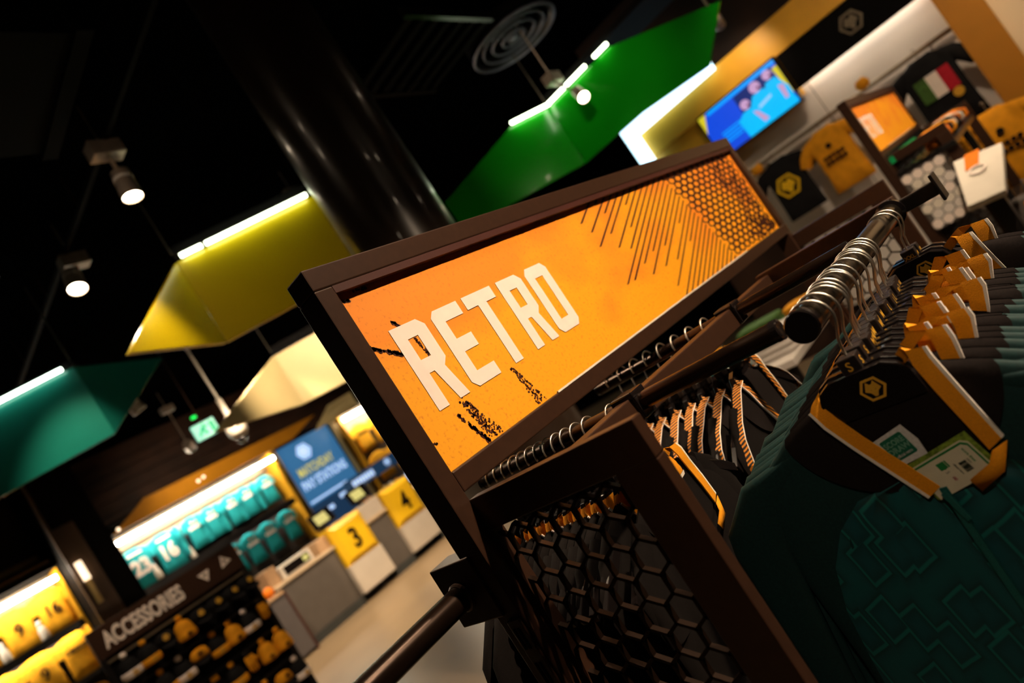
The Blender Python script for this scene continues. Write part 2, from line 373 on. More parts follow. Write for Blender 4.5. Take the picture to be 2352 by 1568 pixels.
spotlight('small spotlight just under the yellow canopy edge', (-6.55, 3.36, 3.62), (-7.6, 4.6, 0.0), 480, 80, 0.9, 'lens_soft', r=0.085, stem=(-6.55, 3.36, 4.0))
spotlight('dim spotlight under the teal canopy', (-8.20, 3.24, 3.62), (-8.5, 4.3, 0.0), 420, 80, 0.9, 'lens_soft', r=0.085, stem=(-8.2, 3.24, 4.0))
spotlight('farthest small spotlight, below the exit sign', (-10.05, 4.30, 3.30), (-11.4, 5.0, 2.95), 75, 110, 0.9, 'lens_soft', r=0.085, stem=(-10.05, 4.3, 4.0))
spotlight('warm spotlight above the checkout counter, out of the frame', (-7.9, 6.4, 3.9), (-9.2, 5.8, 0.3), 620, 75, 0.9, stem=(-7.85, 6.4, 4.05))
spotlight('warm spotlight above the accessories stand, out of the frame', (-4.9, 1.5, 3.95), (-6.5, 2.0, 1.1), 165, 50, 0.8, stem=(-4.85, 1.5, 4.05))
spotlight('added warm spotlight in front of the far shirt wall, out of the frame', (-0.2, 4.6, 4.0), (-1.0, 6.9, 1.75), 360, 70, 0.9, stem=(-0.2, 4.55, 4.05))  # added, unseen: extra light for the hanging shirts
spotlight('added warm spotlight between the two racks, out of the frame', (0.6, 2.6, 3.9), (-0.55, 4.45, 1.15), 400, 30, 0.9, stem=(0.6, 2.55, 4.05))  # unseen lamp put in to brighten the honeycomb board
spotlight('added warm spotlight on the beige partition, out of the frame', (1.3, 5.3, 3.9), (0.5, 7.0, 2.1), 210, 46, 0.9, stem=(1.3, 5.25, 4.05))  # added to lift the partition's brightness; the lamp is unseen
spotlight('added warm spotlight above the second rack, out of the frame', (1.2, 5.0, 3.8), (-.75, 5.3, 1.62), 520, 56, 0.8, stem=(1.25, 5.0, 4.05))  # unseen, added so that the second sign is lit
spotlight('added spotlight aimed up the green canopy, out of the frame', (-1.2, 3.2, 3.9), (-2.7, 5.7, 3.15), 95, 50, 0.9, stem=(-1.2, 3.15, 4.05))  # helper lamp added to brighten the green panels
spotlight('added spotlight aimed at the yellow canopy, out of the frame', (-2.5, 0.2, 3.9), (-3.85, 2.5, 3.05), 35, 46, 0.9, stem=(-2.5, 0.15, 4.05))  # unseen helper added for the yellow panels, placed clear of their reflection
spotlight('added spotlight aimed at the cream canopy, hidden by the column', (-4.6, 3.95, 3.9), (-6.7, 4.4, 2.95), 480, 60, 0.9, stem=(-4.6, 3.9, 4.05))  # added lamp brightening the cream panels

# ================================================================== THE SETTING
struct(MB().box(-12.6, 4.2, -4.0, 13.0, -0.1, 0.0).build('floor', 'polished_floor'), 'beige polished concrete floor')
struct(MB().box(-12.6, 4.2, -4.0, 13.0, CZ, CZ + 0.1).build('ceiling', 'ceiling_black'), 'black painted open ceiling')
wl = struct(MB().box(-12.4, -12.2, -4.0, 13.0, 0, CZ).build('wall_left', 'brown_wall'), 'dark wall behind the checkout')
struct(MB().box(-12.4, 4.2, 12.8, 13.0, 0, CZ).build('wall_back', 'ceiling_black'), 'black far wall')
wf = struct(MB().box(-3.15, 4.2, 7.25, 7.4, 0, CZ).build('wall_far', 'brown_wall'), 'dark wall behind the hanging shirts')
struct(MB().box(4.2, 4.35, -4.0, 13.0, 0, CZ).build('wall_right', 'ceiling_black'), 'dark side wall')
struct(MB().box(-12.4, 4.2, -4.15, -4.0, 0, CZ).build('wall_front', 'ceiling_black'), 'dark wall behind the camera')

# round brown column behind the sign
m = MB(); m.lathe([(0.29, 0), (0.29, 0.12), (0.275, 0.13), (0.275, CZ)], (-2.44, 2.53, 0), (0, 0, 1), 40)
tag(m.build('column', 'column_brown', None, True, auto=30, loc=(-2.44, 2.53, 0)), 'glossy round dark brown column behind the retro sign', 'column')

# dark square pilaster between the two lit bays
pl = thing('pilaster', 'dark brown pilaster between the yellow and teal shirt bays', 'pilaster', (-11.7, 2.86, 0))
MB().box(-12.2, -11.25, 2.56, 3.20, 0, CZ).build('shaft', 'black_matte', pl)
MB().box(-11.26, -11.22, 2.60, 2.88, 0, 3.3).build('face_board', 'pilaster_brown', pl)
MB().box(-11.255, -11.205, 2.56, 2.60, 0, CZ).build('edge_strip', 'pilaster_brown', pl)
for k in range(4):
    MB().box(-12.19, -12.10, -0.6 + k * 0.8, 0.1 + k * 0.8, 3.02 + 0.12 * (k % 2), 3.10 + 0.12 * (k % 2)).build('wall_slat', 'amber_paint', wl)
m = MB()
for k in range(5): MB().box(-12.2, -12.13, 3.2, 6.6, 3.05 + k * 0.2, 3.2 + k * 0.2).build('wall_plank', 'brown_wall', wl)

# ================================================================== RETRO RACK
XF, XB = -0.776, -0.828           # front and back faces of the sign frame
def block_glyphs(y0, zb, s=1.0):
    """RETRO in the chamfered block face; returns loops in (y, z)"""
    Y = lambda a: y0 + a * s; Z = lambda b: zb + b * s
    def L(pts): return [(Y(a), Z(b)) for a, b in pts]
    R = lambda o: [L([(o, 0), (o + .024, 0), (o + .024, .058), (o + .036, .058), (o + .051, 0), (o + .075, 0), (o + .061, .058), (o + .073, .070), (o + .073, .132), (o + .060, .145), (o, .145)]),
                   L([(o + .024, .082), (o + .047, .082), (o + .047, .120), (o + .024, .120)])]
    E_ = [L([(.101, 0), (.161, 0), (.161, .024), (.115, .024), (.115, .061), (.153, .061), (.153, .086), (.115, .086), (.115, .120), (.162, .120), (.162, .145), (.101, .145), (.090, .134), (.090, .012)])]
    T = [L([(.205, 0), (.229, 0), (.229, .121), (.258, .121), (.258, .145), (.176, .145), (.176, .121), (.205, .121)])]
    O = [L([(.374, 0), (.427, 0), (.438, .012), (.438, .133), (.427, .145), (.374, .145), (.363, .133), (.363, .012)]), L([(.387, .026), (.413, .026), (.413, .120), (.387, .120)])]
    return [R(0), E_, T, R(.276), O]

def build_rack(label, dy, printed=True, detail=True):
    y0, y1 = 0.592 + dy, 2.425 + dy; za, zb = 1.453, 1.845
    t = thing('display_rack', label, 'clothes rack', (XB, y0, 0))
    # sign frame: four bars + back board
    fr = MB(); fr.box(XB, XF, y0, y1, zb - 0.036, zb); fr.build('sign_frame_top', 'bronze_metal', t, bevel=0.0025)
    MB().box(XB, XF, y0 + 0.034, y1, za, za + 0.034).build('sign_frame_bottom', 'bronze_metal', t, bevel=0.0025)
    MB().box(XB, XF, y1 - 0.036, y1, za + 0.034, zb - 0.036).build('sign_frame_end', 'bronze_metal', t, bevel=0.0025)
    MB().box(XB, XF, y0, y0 + 0.034, 0.0, zb - 0.036).build('post', 'bronze_metal', t, bevel=0.0025)
    MB().box(XB, XF, y1 - 0.034, y1, 0.0, za).build('post', 'bronze_metal', t, bevel=0.0025)
    MB().box(XB, XF - 0.001, y0 + 0.034, y1 - 0.036, zb - 0.048, zb - 0.036).build('painted_frame_shadow', 'maroon_edge', t)  # dark strip standing in for the top bar's shadow on the board
    MB().box(XF - 0.0035, XF + .0006, y0 + 0.33, y1 - 0.42, za + 0.0335, za + 0.0368).build('painted_edge_highlight', 'white_plastic', t)  # white strip painted as the highlight along the lower bar
    bd = MB(); bd.box(XB + 0.006, XF - 0.014, y0 + 0.03, y1 - 0.03, za + 0.03, zb - 0.03)
    bd = bd.build('sign_board', 'sign_print', t)
    bd.data.transform(Matrix.Translation((0, 0, -(za + 0.034)))); bd.location.z = za + 0.034
    xs = XF - 0.0138
    # lettering
    m = MB()
    for g in block_glyphs(0.680 + dy, 1.571): m.plate(g, (xs, 0, 0), (0, 1, 0), (0, 0, 1), 0.0008)
    m.build('lettering_retro', 'white_print', t)
    if printed:
        rnd = random.Random(3)
        zt, zb2, ye = zb - 0.048, za + 0.036, y1 - 0.04
        # slanted hatch lines growing from the top edge
        m = MB(); ends = [1.758, 1.790, 1.730, 1.760, 1.692, 1.709, 1.760, 1.671, 1.703, 1.656, 1.587, 1.587, 1.609, 1.625, 1.576, 1.623, 1.577, 1.657, 1.576, 1.52, 1.60, 1.49, 1.49, 1.49]
        for i in range(34):                                      # lines fall to the left from the top edge or the honeycomb edge
            yt = 1.431 + 0.0372 * i; zs = 1.811
            if yt > 1.814: zs = 1.811 - (yt - 1.814) / 2.454
            ze = max(ends[i] if i < len(ends) else 1.48, zb2)
            zs = min(zs, zt)
            if zs <= ze: continue
            ya = yt - 2.05 * (1.811 - zs); yb = yt - 2.05 * (1.811 - ze); w = 0.0098
            m.plate([[(ya + dy, zs), (yb + dy, ze), (yb + w + dy, ze), (ya + w + dy, zs)]], (xs, 0, 0), (0, 1, 0), (0, 0, 1), 0.0006)
        m.build('printed_hatching', 'dark_ink', t)
        # honeycomb to the right of a slanted edge
        m = MB(); R = 0.0120; KY = 2.2; w = R * math.sqrt(3) * KY
        for j in range(40):
            zc = zt - 0.004 - j * R * 1.5
            if zc < zb2 + R: break
            for i in range(40):
                yc = 1.80 + dy + i * w + (w / 2 if j % 2 else 0)
                if yc + R * KY > ye: break
                if yc < 1.835 + dy + (1.813 - zc) * 0.404: continue
                m.plate([[(yc + a * KY, zc + b) for a, b in ngon(6, R * 1.03, 0, 0, math.pi / 2)], [(yc + a * KY, zc + b) for a, b in ngon(6, R * 0.70, 0, 0, math.pi / 2)]], (xs, 0, 0), (0, 1, 0), (0, 0, 1), 0.0006)
        m.build('printed_honeycomb', 'dark_ink', t)
        # brushed ink marks
        m = MB()
        def blobs(a, b, wa, wb, n, s0=0.0016, s1=0.0042):
            a, b = Vector(a), Vector(b); dd = b - a; pn = Vector((-dd.y, dd.x)).normalized()
            for k in range(n):
                f = rnd.random() ** 0.8; c = a + dd * f + pn * (rnd.random() - 0.5) * (wa + (wb - wa) * f)
                s = rnd.uniform(s0, s1); q = rnd.random() * 6.28
                if not (0.628 < c.x < 2.38 and za + 0.037 < c.y < zb - 0.05): continue
                m.plate([[(c.x + dy + s * rnd.uniform(.5, 1.2) * math.cos(q + i * 1.257), c.y + s * rnd.uniform(.5, 1.2) * math.sin(q + i * 1.257)) for i in range(5)]], (xs, 0, 0), (0, 1, 0), (0, 0, 1), 0.0005)
        blobs((0.728, 1.572), (0.757, 1.485), 0.012, 0.032, 190, 0.0012, 0.0027)
        blobs((0.706, 1.552), (0.735, 1.486), 0.004, 0.006, 60)
        blobs((0.868, 1.570), (0.890, 1.485), 0.006, 0.028, 130, 0.0012, 0.0027)
        blobs((0.628, 1.706), (0.682, 1.673), 0.004, 0.004, 70)
        blobs((0.718, 1.690), (0.726, 1.652), 0.004, 0.006, 50, 0.001, 0.0024)
        blobs((0.694, 1.728), (0.706, 1.716), 0.003, 0.003, 16)
        blobs((0.628, 1.787), (0.650, 1.782), 0.003, 0.003, 20)
        blobs((0.655, 1.797), (0.690, 1.793), 0.003, 0.004, 26)
        blobs((0.628, 1.540), (0.642, 1.532), 0.002, 0.003, 14, 0.001, 0.002)
        for (cy, cz, r1) in ((2.27, 1.56, 0.09), (2.33, 1.64, 0.08), (2.20, 1.52, 0.06), (2.25, 1.74, 0.08), (2.33, 1.50, 0.06)):
            for k in range(60):
                a, q = rnd.random() * 6.28, r1 * math.sqrt(rnd.random()); blobs((cy + q * math.cos(a), cz + q * math.sin(a)), (cy + q * math.cos(a) + 0.004, cz + q * math.sin(a) - 0.004), 0.004, 0.004, 2, 0.003, 0.008)
        m.build('printed_ink_marks', 'dark_ink', t)
    # end panel with honeycomb grille (near and far ends)
    for yp, nm in ((0.624 + dy, 'n'), (y1 - 0.02, 'f')):
        ya, yb_ = yp, yp + 0.022
        MB().box(-0.779, -0.458, ya, yb_, 1.388, 1.440).build('end_panel_rail', 'bronze_metal', t, bevel=0.002)
        MB().box(-0.524, -0.458, ya, yb_, 0.0, 1.388).build('end_panel_upright', 'bronze_metal', t, bevel=0.002)
        MB().box(-0.779, -0.768, ya, yb_, 0.0, 1.388).build('end_panel_upright', 'bronze_metal', t)
        m = MB(); wh = 0.0445; s = wh / math.sqrt(3); zrow = 1.331 + s
        j = -1
        x_lo, x_hi = -0.768, -0.524
        while True:
            zc = zrow - j * 1.5 * s
            if zc < 0.30: break
            for i in range(-1, 8):
                xc = -0.732 + i * wh + (wh / 2 if j % 2 else 0)
                hexa = [(xc + s * math.cos(math.pi / 6 + k * math.pi / 3), zc + s * math.sin(math.pi / 6 + k * math.pi / 3)) for k in range(6)]
                for k in (0, 1, 2):                      # three edges per cell make the lattice
                    a, b = hexa[k], hexa[(k + 1) % 6]
                    a = Vector((a[0], yp + 0.010, a[1])); b = Vector((b[0], yp + 0.010, b[1])); c = (a + b) / 2
                    if not (x_lo - 0.004 < c.x < x_hi + 0.004) or c.z > 1.392: continue
                    d = (b - a) / 2; d = d * 1.04; pn = Vector((-d.z, 0, d.x)).normalized() * 0.0023
                    m.obox(c, d, pn, (0, 0.004, 0))
            j += 1
        m.build('honeycomb_grille', 'black_steel', t)
    if detail:
        # slotted upright and arm bracket on the near post
        MB().box(-0.806, -0.776 - 0.003, y0 - 0.006, y0, 0.4, 1.27).build('slotted_strip', 'bronze_metal', t, bevel=0.001)
        for k in range(8):
            for q in (0, 1): MB().box(-0.801 + q * 0.009, -0.797 + q * 0.009, y0 - 0.0072, y0 - 0.005, 1.225 - k * 0.055, 1.258 - k * 0.055).build('slot', 'black_matte', t)
        MB().box(-0.905, -0.806, y0 - 0.004, y0 + 0.042, 1.278, 1.376).build('arm_bracket', 'bronze_metal', t, bevel=0.002)
        m = MB(); m.tube([(-0.862, y0 - 0.002, 1.325), (-0.862, y0 - 0.36, 1.325)], 0.0195, 24); m.build('side_arm', 'black_steel', t, True, auto=50)
        m = MB(); m.lathe([(0.0205, 0), (0.023, 0.002), (0.023, 0.006), (0.0205, 0.008)], (-0.862, y0 - 0.012, 1.325), (0, 1, 0), 24); m.build('arm_ring', 'bronze_metal', t)
    return t

rk = build_rack('dark bronze display rack carrying the big orange RETRO sign', 0.0)
# central beam, cross rails and the jacket rail belong to the first rack
m = MB(); m.box(-0.618, -0.590, 0.646, 1.600, 1.392, 1.432); m.build('centre_beam', 'bronze_metal', rk, bevel=0.002)
MB().box(-0.620, -0.300, 1.545, 1.575, 1.398, 1.440).build('cross_beam', 'bronze_metal', rk, bevel=0.002)
RZ = 1.418
def rail(y, x0, x1, r=0.0138):
    m = MB(); m.tube([(x0, y, RZ), (x1, y, RZ)], r, 24); m.build('cross_rail', 'black_steel', rk, True, auto=50)
    for xa in (x0, x1):
        m = MB(); s = 1 if xa == x1 else -1; m.lathe([(0.0145, -0.006), (0.0145, 0.003), (0.011, 0.004)], (xa, y, RZ), (s, 0, 0), 20); m.build('rail_cap', 'black_gloss', rk)
    for xb, in ((-0.604,),):
        MB().box(xb - 0.022, xb + 0.022, y - 0.020, y + 0.020, 1.428, 1.440).build('rail_clip', 'black_gloss', rk, bevel=0.003)
        MB().box(xb - 0.022, xb - 0.014, y - 0.018, y + 0.018, 1.395, 1.430).build('rail_clip', 'black_gloss', rk, bevel=0.002)
        MB().box(xb + 0.014, xb + 0.022, y - 0.018, y + 0.018, 1.395, 1.430).build('rail_clip', 'black_gloss', rk, bevel=0.002)
rail(0.847, -0.985, -0.352); rail(1.30, -0.985, -0.352)
PX, PZ, PR = -0.313, 1.413, 0.0205
m = MB(); m.tube([(PX, 0.826, PZ), (PX, 1.56, PZ)], PR, 32); m.build('jacket_rail', 'gunmetal', rk, True, auto=50)
m = MB(); m.lathe([(0.0, 0), (PR * 0.96, 0.0), (PR * 1.05, 0.002), (PR * 1.05, 0.012), (PR, 0.013)], (PX, 0.814, PZ), (0, 1, 0), 32); m.build('jacket_rail_cap', 'black_gloss', rk)
m = MB(); m.lathe([(PR * 1.0, 0), (PR * 1.35, 0.002), (PR * 1.35, 0.014), (PR, 0.016)], (PX, 1.525, PZ), (0, 1, 0), 32); m.build('jacket_rail_collar', 'black_gloss', rk)
m = MB(); m.box(PX, -0.225, 1.535, 1.560, PZ - 0.014, PZ + 0.014); m.box(-0.225, -0.219, 1.520, 1.575, PZ - 0.028, PZ + 0.028); m.build('jacket_rail_bracket', 'black_metal', rk, bevel=0.002)

# ------------------------------------------------------------------ hangers and jackets (local origin: centre of the rail)
GX = 0.016                        # garment centre relative to the rail
def hook_pts(r, pr, lift=0.0):
    pts = []
    for k in range(15):
        a = math.radians(195 - k * 215 / 14)
        pts.append((r * math.cos(a) + .005, 0, r * math.sin(a) + pr + .0025 - r + lift))
    pts += ([(.0275, 0, -.020), (.0195, 0, -.036), (.0175, 0, -.048), (GX, 0, -.064)] if lift == 0 else [(r * 0.62 + .004, 0, -.022), (GX + .002, 0, -.040), (GX, 0, -.066)])
    return pts
def make_hanger(name, r=0.0268, plain=False, lift=0.0, pr=0.0205):
    t = thing(name, '', 'hanger')
    m = MB(); m.tube(hook_pts(r, pr, lift), 0.0018, 8); m.build('hook', 'chrome', t, True)
    m = MB()
    top = [(-0.235, -0.205), (-0.20, -0.178), (-0.14, -0.145), (-0.085, -0.118), (-0.060, -0.100), (-0.050, -0.082), (-0.034, -0.074), (0.034, -0.074), (0.050, -0.082), (0.060, -0.100), (0.085, -0.118), (0.14, -0.145), (0.20, -0.178), (0.235, -0.205)]
    low = [(0.23, -0.222), (0.14, -0.165), (0.075, -0.138), (0.0, -0.128), (-0.075, -0.138), (-0.14, -0.165), (-0.23, -0.222)]
    m.plate([[(x + GX, z) for x, z in reversed(top + low)]], (0, 0.007, 0), (1, 0, 0), (0, 0, 1), 0.013)
    m.build('shoulder_bar', 'black_gloss', t, bevel=0.003)
    if not plain:
        m = MB(); m.plate([[(GX + x, z) for x, z in ((-.060, -.130), (.060, -.130), (.058, -.106), (.050, -.086), (.034, -.077), (-.034, -.077), (-.050, -.086), (-.058, -.106))]], (0, .006, 0), (1, 0, 0), (0, 0, 1), .0225); m.build('neck_plate', 'black_gloss', t, bevel=.003)
        m = MB(); emblem(m, (GX + .010, -.0166, -.103), (1, 0, 0), (0, 0, 1), .0160, .0004); m.build('emblem', 'gold_print', t)
    m = MB(); m.box(GX - 0.0115, GX + 0.0125, -0.012, 0.010, -0.080, -0.058); m.build('size_clip', 'clip_black', t, bevel=0.0015)
    return t

def ring(cx, cy, z, hw, hd, n=28, pw=2.6, fold=0.0, ph=0.0):
    out = []
    for k in range(n):
        a = 2 * math.pi * k / n; c, s = math.cos(a), math.sin(a)
        x = math.copysign(abs(c) ** (2 / pw), c) * hw; y = math.copysign(abs(s) ** (2 / pw), s) * hd
        out.append(Vector((cx + x, cy + y * (1 + fold * math.sin(9 * x / max(hw, .01) + ph)), z)))
    return out
TORSO = [(-.098, .048, .007), (-.106, .080, .0095), (-.122, .118, .011), (-.148, .162, .012), (-.172, .200, .0125), (-.190, .222, .0125), (-.215, .228, .013), (-.30, .222, .0135), (-.45, .215, .014), (-.62, .215, .014), (-.63, .205, .009)]
def torso_half(z):
    for (a, wa, da), (b, wb, db) in zip(TORSO, TORSO[1:]):
        if b <= z <= a: f = (a - z) / (a - b); return wa + (wb - wa) * f, da + (db - da) * f
    return TORSO[-1][1], TORSO[-1][2]
def make_jacket(name, body, panel, full=False, tape=False, collar='orange_knit', yoke='black_fabric', label='', short=False, cv=(0, 0)):
    t = thing(name, label, 'jacket')
    m = MB(); m.loft([ring(GX, 0, z, w, d, fold=0.10, ph=z * 22) for z, w, d in TORSO]); m.build('torso', body, t, True, auto=60)
    for s in (-1, 1):
        path = [(.125, -.150), (.205, -.190), (.246, -.245), (.268, -.33), (.284, -.45), (.296, -.58), (.298, -.66)]
        hw = [.008, .030, .045, .046, .044, .040, .036]
        if short: path = [(.120, -.140), (.160, -.172), (.182, -.215), (.190, -.26), (.194, -.30)]; hw = [.024, .030, .034, .034, .032]
        rs = []
        for i, ((x, z), w) in enumerate(zip(path, hw)):
            a = path[min(i + 1, len(path) - 1)]; b = path[max(i - 1, 0)]
            tx, tz = a[0] - b[0], a[1] - b[1]; l = math.hypot(tx, tz); nx, nz = -tz / l, tx / l
            q = []
            for k in range(18):
                an = 2 * math.pi * k / 18; c, sn = math.cos(an), math.sin(an)
                u = math.copysign(abs(c) ** 0.8, c) * w; y = math.copysign(abs(sn) ** 0.8, sn) * 0.0112 * (1 + (0.10 * math.sin(5 * c + i * 1.7) if i > 2 else 0))
                q.append(Vector((GX + s * (x + nx * u), y, z + nz * u)))
            rs.append(q if s > 0 else list(reversed(q)))
        m = MB(); m.loft(rs); m.build('sleeve', body, t, True, auto=60)
    # yoke: black rounded bib over the shoulders
    m = MB(); NR = 18
    for sgn in (1, -1):
        vs = []
        for i in range(NR + 1):
            z = -.0945 - .1405 * i / NR
            ell = .134 * math.sqrt(max(0.0, 1 - ((z + .100) / .1352) ** 2)); T, d = torso_half(min(z, -.098)); hw_ = min(ell, T + .0030)
            for k in range(25):
                x = hw_ * (k / 12 - 1); uu = min(1, abs(x) / T)
                vs.append((GX + x, -sgn * (d * (1 - uu ** 2.6) ** (1 / 2.6) * 1.16 + 0.0016), z))
        fs = [(i * 25 + k, i * 25 + k + 1, (i + 1) * 25 + k + 1, (i + 1) * 25 + k) for i in range(NR) for k in range(24)]
        if sgn > 0: fs = [tuple(reversed(f)) for f in fs]
        m.add(vs, fs)
    m.build('yoke', yoke, t, True)
    # collar: two ribbons rising over the hanger and falling down the front
    fy = -0.0178; hx, hz = cv
    R_path = [(.030, .008, -.098), (.044, .001, -.083), (.056 + hx * .5, -.006, -.074 + hz), (.062 + hx, -.013, -.078 + hz), (.062 + hx, fy - .001, -.096), (.066 + hx * .6, fy - .002, -.130), (.072, fy - .003, -.170), (.078, fy - .002, -.212)]
    R_wid = [(.002, -.004, -.016), (.004, -.006, -.016), (.016, -.006, -.010), (.022, -.004, -.003), (.023, -.002, .004), (.022, 0, .009), (.021, 0, .010), (.020, 0, .010)]
    L_path = [(-.034, .008, -.100), (-.046, .001, -.088), (-.054, -.006, -.088), (-.055, -.013, -.096), (-.046, fy - .001, -.116), (-.030, fy - .002, -.152), (-.008, fy - .003, -.195), (.012, fy - .002, -.236)]
    L_wid = [(-.002, -.004, -.016), (-.004, -.006, -.016), (-.014, -.006, -.010), (-.018, -.004, -.006), (-.019, -.002, -.009), (-.019, 0, -.010), (-.019, 0, -.010), (-.019, 0, -.010)]
    for P, Wd in ((R_path, R_wid), (L_path, L_wid)):
        P = [(x + GX, y, z) for x, y, z in P]
        m = MB(); m.ribbon(P, Wd, 0.0013, 0, 0.0, 0.82); c = m.build('collar_band', collar, t, True, auto=50)
        m = MB(); m.ribbon(P[3:], Wd[3:], 0.0016, 0, 0.82, 1.0); m.build('collar_trim', 'white_knit', c, True, auto=50)
    if not tape:
        m = MB(); m.ribbon([(GX + .080, fy - .002, -.214), (GX + .070, fy - .006, -.226), (GX + .044, fy - .004, -.238)], [(.018, 0, .006), (.010, 0, -.012), (.004, 0, -.016)], 0.0013); m.build('collar_band', collar, t, True)
    if short and not tape:
        m = MB(); m.loft([ring(GX, 0, z, w, d, 24, 2.2) for z, w, d in ((-.126, .078, .019), (-.118, .074, .020), (-.096, .064, .017), (-.088, .058, .013))], cap=False); nb = m.build('neck_band', collar, t, True)
        m = MB(); m.loft([ring(GX, 0, z, w, d, 24, 2.2) for z, w, d in ((-.133, .082, .0185), (-.126, .079, .0197))], cap=False); m.build('neck_trim', 'white_knit', nb, True)
    if tape:
        for s in (-1, 1):
            P = [(.048, -.098), (.085, -.108), (.12, -.128), (.16, -.150), (.19, -.176), (.216, -.22), (.224, -.30)]
            m = MB(); m.ribbon([(GX + s * x, -.0165, z) for x, z in P], [(s * .003, .016, .004)] * 7, 0.0010); b = m.build('printed_tape', 'tape_print', t)
            m = MB(); m.ribbon([(GX + s * x, -.0185, z) for x, z in P], [(0, .0016, 0.0005)] * 7, 0.0006); m.build('tape_piping', 'white_knit', b)
    if panel:
        # printed front panel inside the raglan seams
        edge = [(-.216, .020), (-.228, .085), (-.26, .128), (-.305, .162), (-.37, .186), (-.45, .198), (-.54, .204), (-.625, .206)]
        vs = []; N = 24
        for z, hw in edge:
            for k in range(N + 1):
                f = k / N * 2 - 1; x = f * hw; T, d = torso_half(z); uu = min(0.999, abs(x) / T)
                zz = z + (0.030 * (1 - f * f) * 0 if z < -.25 else -0.012 * f * f * 0)
                y = -(d * (1 - uu ** 2.6) ** (1 / 2.6) + 0.003 + 0.0022 * math.sin(14 * f + z * 30))
                vs.append((GX + x, y, zz))
        fs = [(i * (N + 1) + k, (i + 1) * (N + 1) + k, (i + 1) * (N + 1) + k + 1, i * (N + 1) + k + 1) for i in range(len(edge) - 1) for k in range(N)]
        m = MB(); m.add(vs, fs); m.build('front_panel', panel, t, True)
    if full:
        m = MB(); m.box(GX + .010, GX + .018, -.0225, -.018, -.62, -.238); z_ = m.build('zip', 'zip_green', t)
        m = MB(); m.obox((GX + .016, -.0245, -.262), (.0035, 0, .002), (0, .0012, 0), (-.004, 0, .020)); m.build('zip_puller', 'zip_green', z_, bevel=.001)
        # woven neck label
        o = Vector((GX + .002, -.0185, -.196)); u = Vector((.052, -.001, .012)).normalized(); v = Vector((-.014, 0, .046)).normalized(); v = (v - u * v.dot(u)).normalized()
        m = MB(); m.plate([[(-.020, -.001), (.019, -.003), (.0235, .016), (.021, .040), (-.021, .039), (-.019, .018)]], o, u, v, .0008); lb = m.build('neck_label', 'woven_label', t)
        m = MB(); q = [(-.0135, .007), (-.0120, .0055), (.0125, .0050), (.0140, .0065), (.0145, .033), (.0130, .0345), (-.0130, .0345), (-.0145, .033)]
        m.plate([q], o + Vector((0, -.0009, 0)), u, v, .0004); m.build('label_patch', 'label_green', lb)
        m = MB()
        for s_, sz, b, dz, x in (('SCORE', .0098, .03, .0235, 1.0), ('DRAW', .0098, .03, .0145, 1.12)):
            merge(m, text_mb(s_, sz, o + Vector((0, -.0015, 0)) + v * dz, u, v, .0003, b, .84 * x, True))
        m.build('label_lettering', 'label_pale', lb)
        m = MB(); merge(m, text_mb('official retro', .0052, o + Vector((0, -.0015, 0)) + v * .0082, u, v, .0003, .01, .80, True)); m.build('label_lettering', 'woven_label', lb)
        # swing tickets
        o = Vector((GX + .036, -.0200, -.222)); u = Vector((.075, -.001, .018)).normalized(); v = Vector((-.016, 0, .05)).normalized(); v = (v - u * v.dot(u)).normalized()
        m = MB(); m.plate([[(-.041, -.022), (.039, -.022), (.039, .030), (-.041, .030)]], o + Vector((0, .0014, 0)), u, v, .0006); tk = m.build('swing_ticket', 'card_lime', t)
        m = MB(); m.plate([[(-.038, -.022), (.034, -.022), (.034, .019), (.028, .0245), (-.038, .0245)]], o, u, v, .0006); cd = m.build('price_card', 'card_cream', t)
        f2 = o + Vector((0, -.0007, 0))
        m = MB(); m.plate([[(-.038, .0205), (.026, .0205), (.0305, .0165), (.0305, -.022), (.0325, -.022), (.0325, .0178), (.0272, .0228), (-.038, .0228)]], f2, u, v, .0003); m.plate([[(-.012, .0055), (-.003, .0055), (-.003, .0145), (-.012, .0145)]], f2, u, v, .0003); m.plate([[(-.0022, .0055), (-.0006, .0055), (-.0006, .0145), (-.0022, .0145)]], f2, u, v, .0003); m.build('card_border', 'card_green', cd)
        m = MB(); rr = random.Random(5); q = .003
        while q < .016:
            w_ = rr.choice((.0004, .0006, .0009)); m.plate([[(.008 + .0, -.012 + q), (.0165, -.012 + q), (.0165, -.012 + q + w_), (.008, -.012 + q + w_)]], f2, u, v, .0003); q += w_ + rr.choice((.0004, .0007))
        nu, nv = -v, u
        merge(m, text_mb('87021', .0028, f2 + u * .018 + v * .004, nu, nv, .0003, .01)); merge(m, text_mb('S', .006, f2 - u * .010 + v * .002, nu, nv, .0003)); merge(m, text_mb('official retro', .0030, f2 + u * .003 + v * .006, nu, nv, .0003, .02))
        m.build('barcode', 'card_ink', cd)
        m = MB(); merge(m, text_mb('score draw', .0042, f2 + u * .0225 + v * .016, nu, nv, .0003, .02)); m.build('card_lettering', 'card_green', cd)
        m = MB(); merge(m, text_mb('00', .0055, f2 - u * .009 - v * .006, nu, nv, .0003)); m.build('card_lettering', 'card_red', cd)
    register(t)
    return t

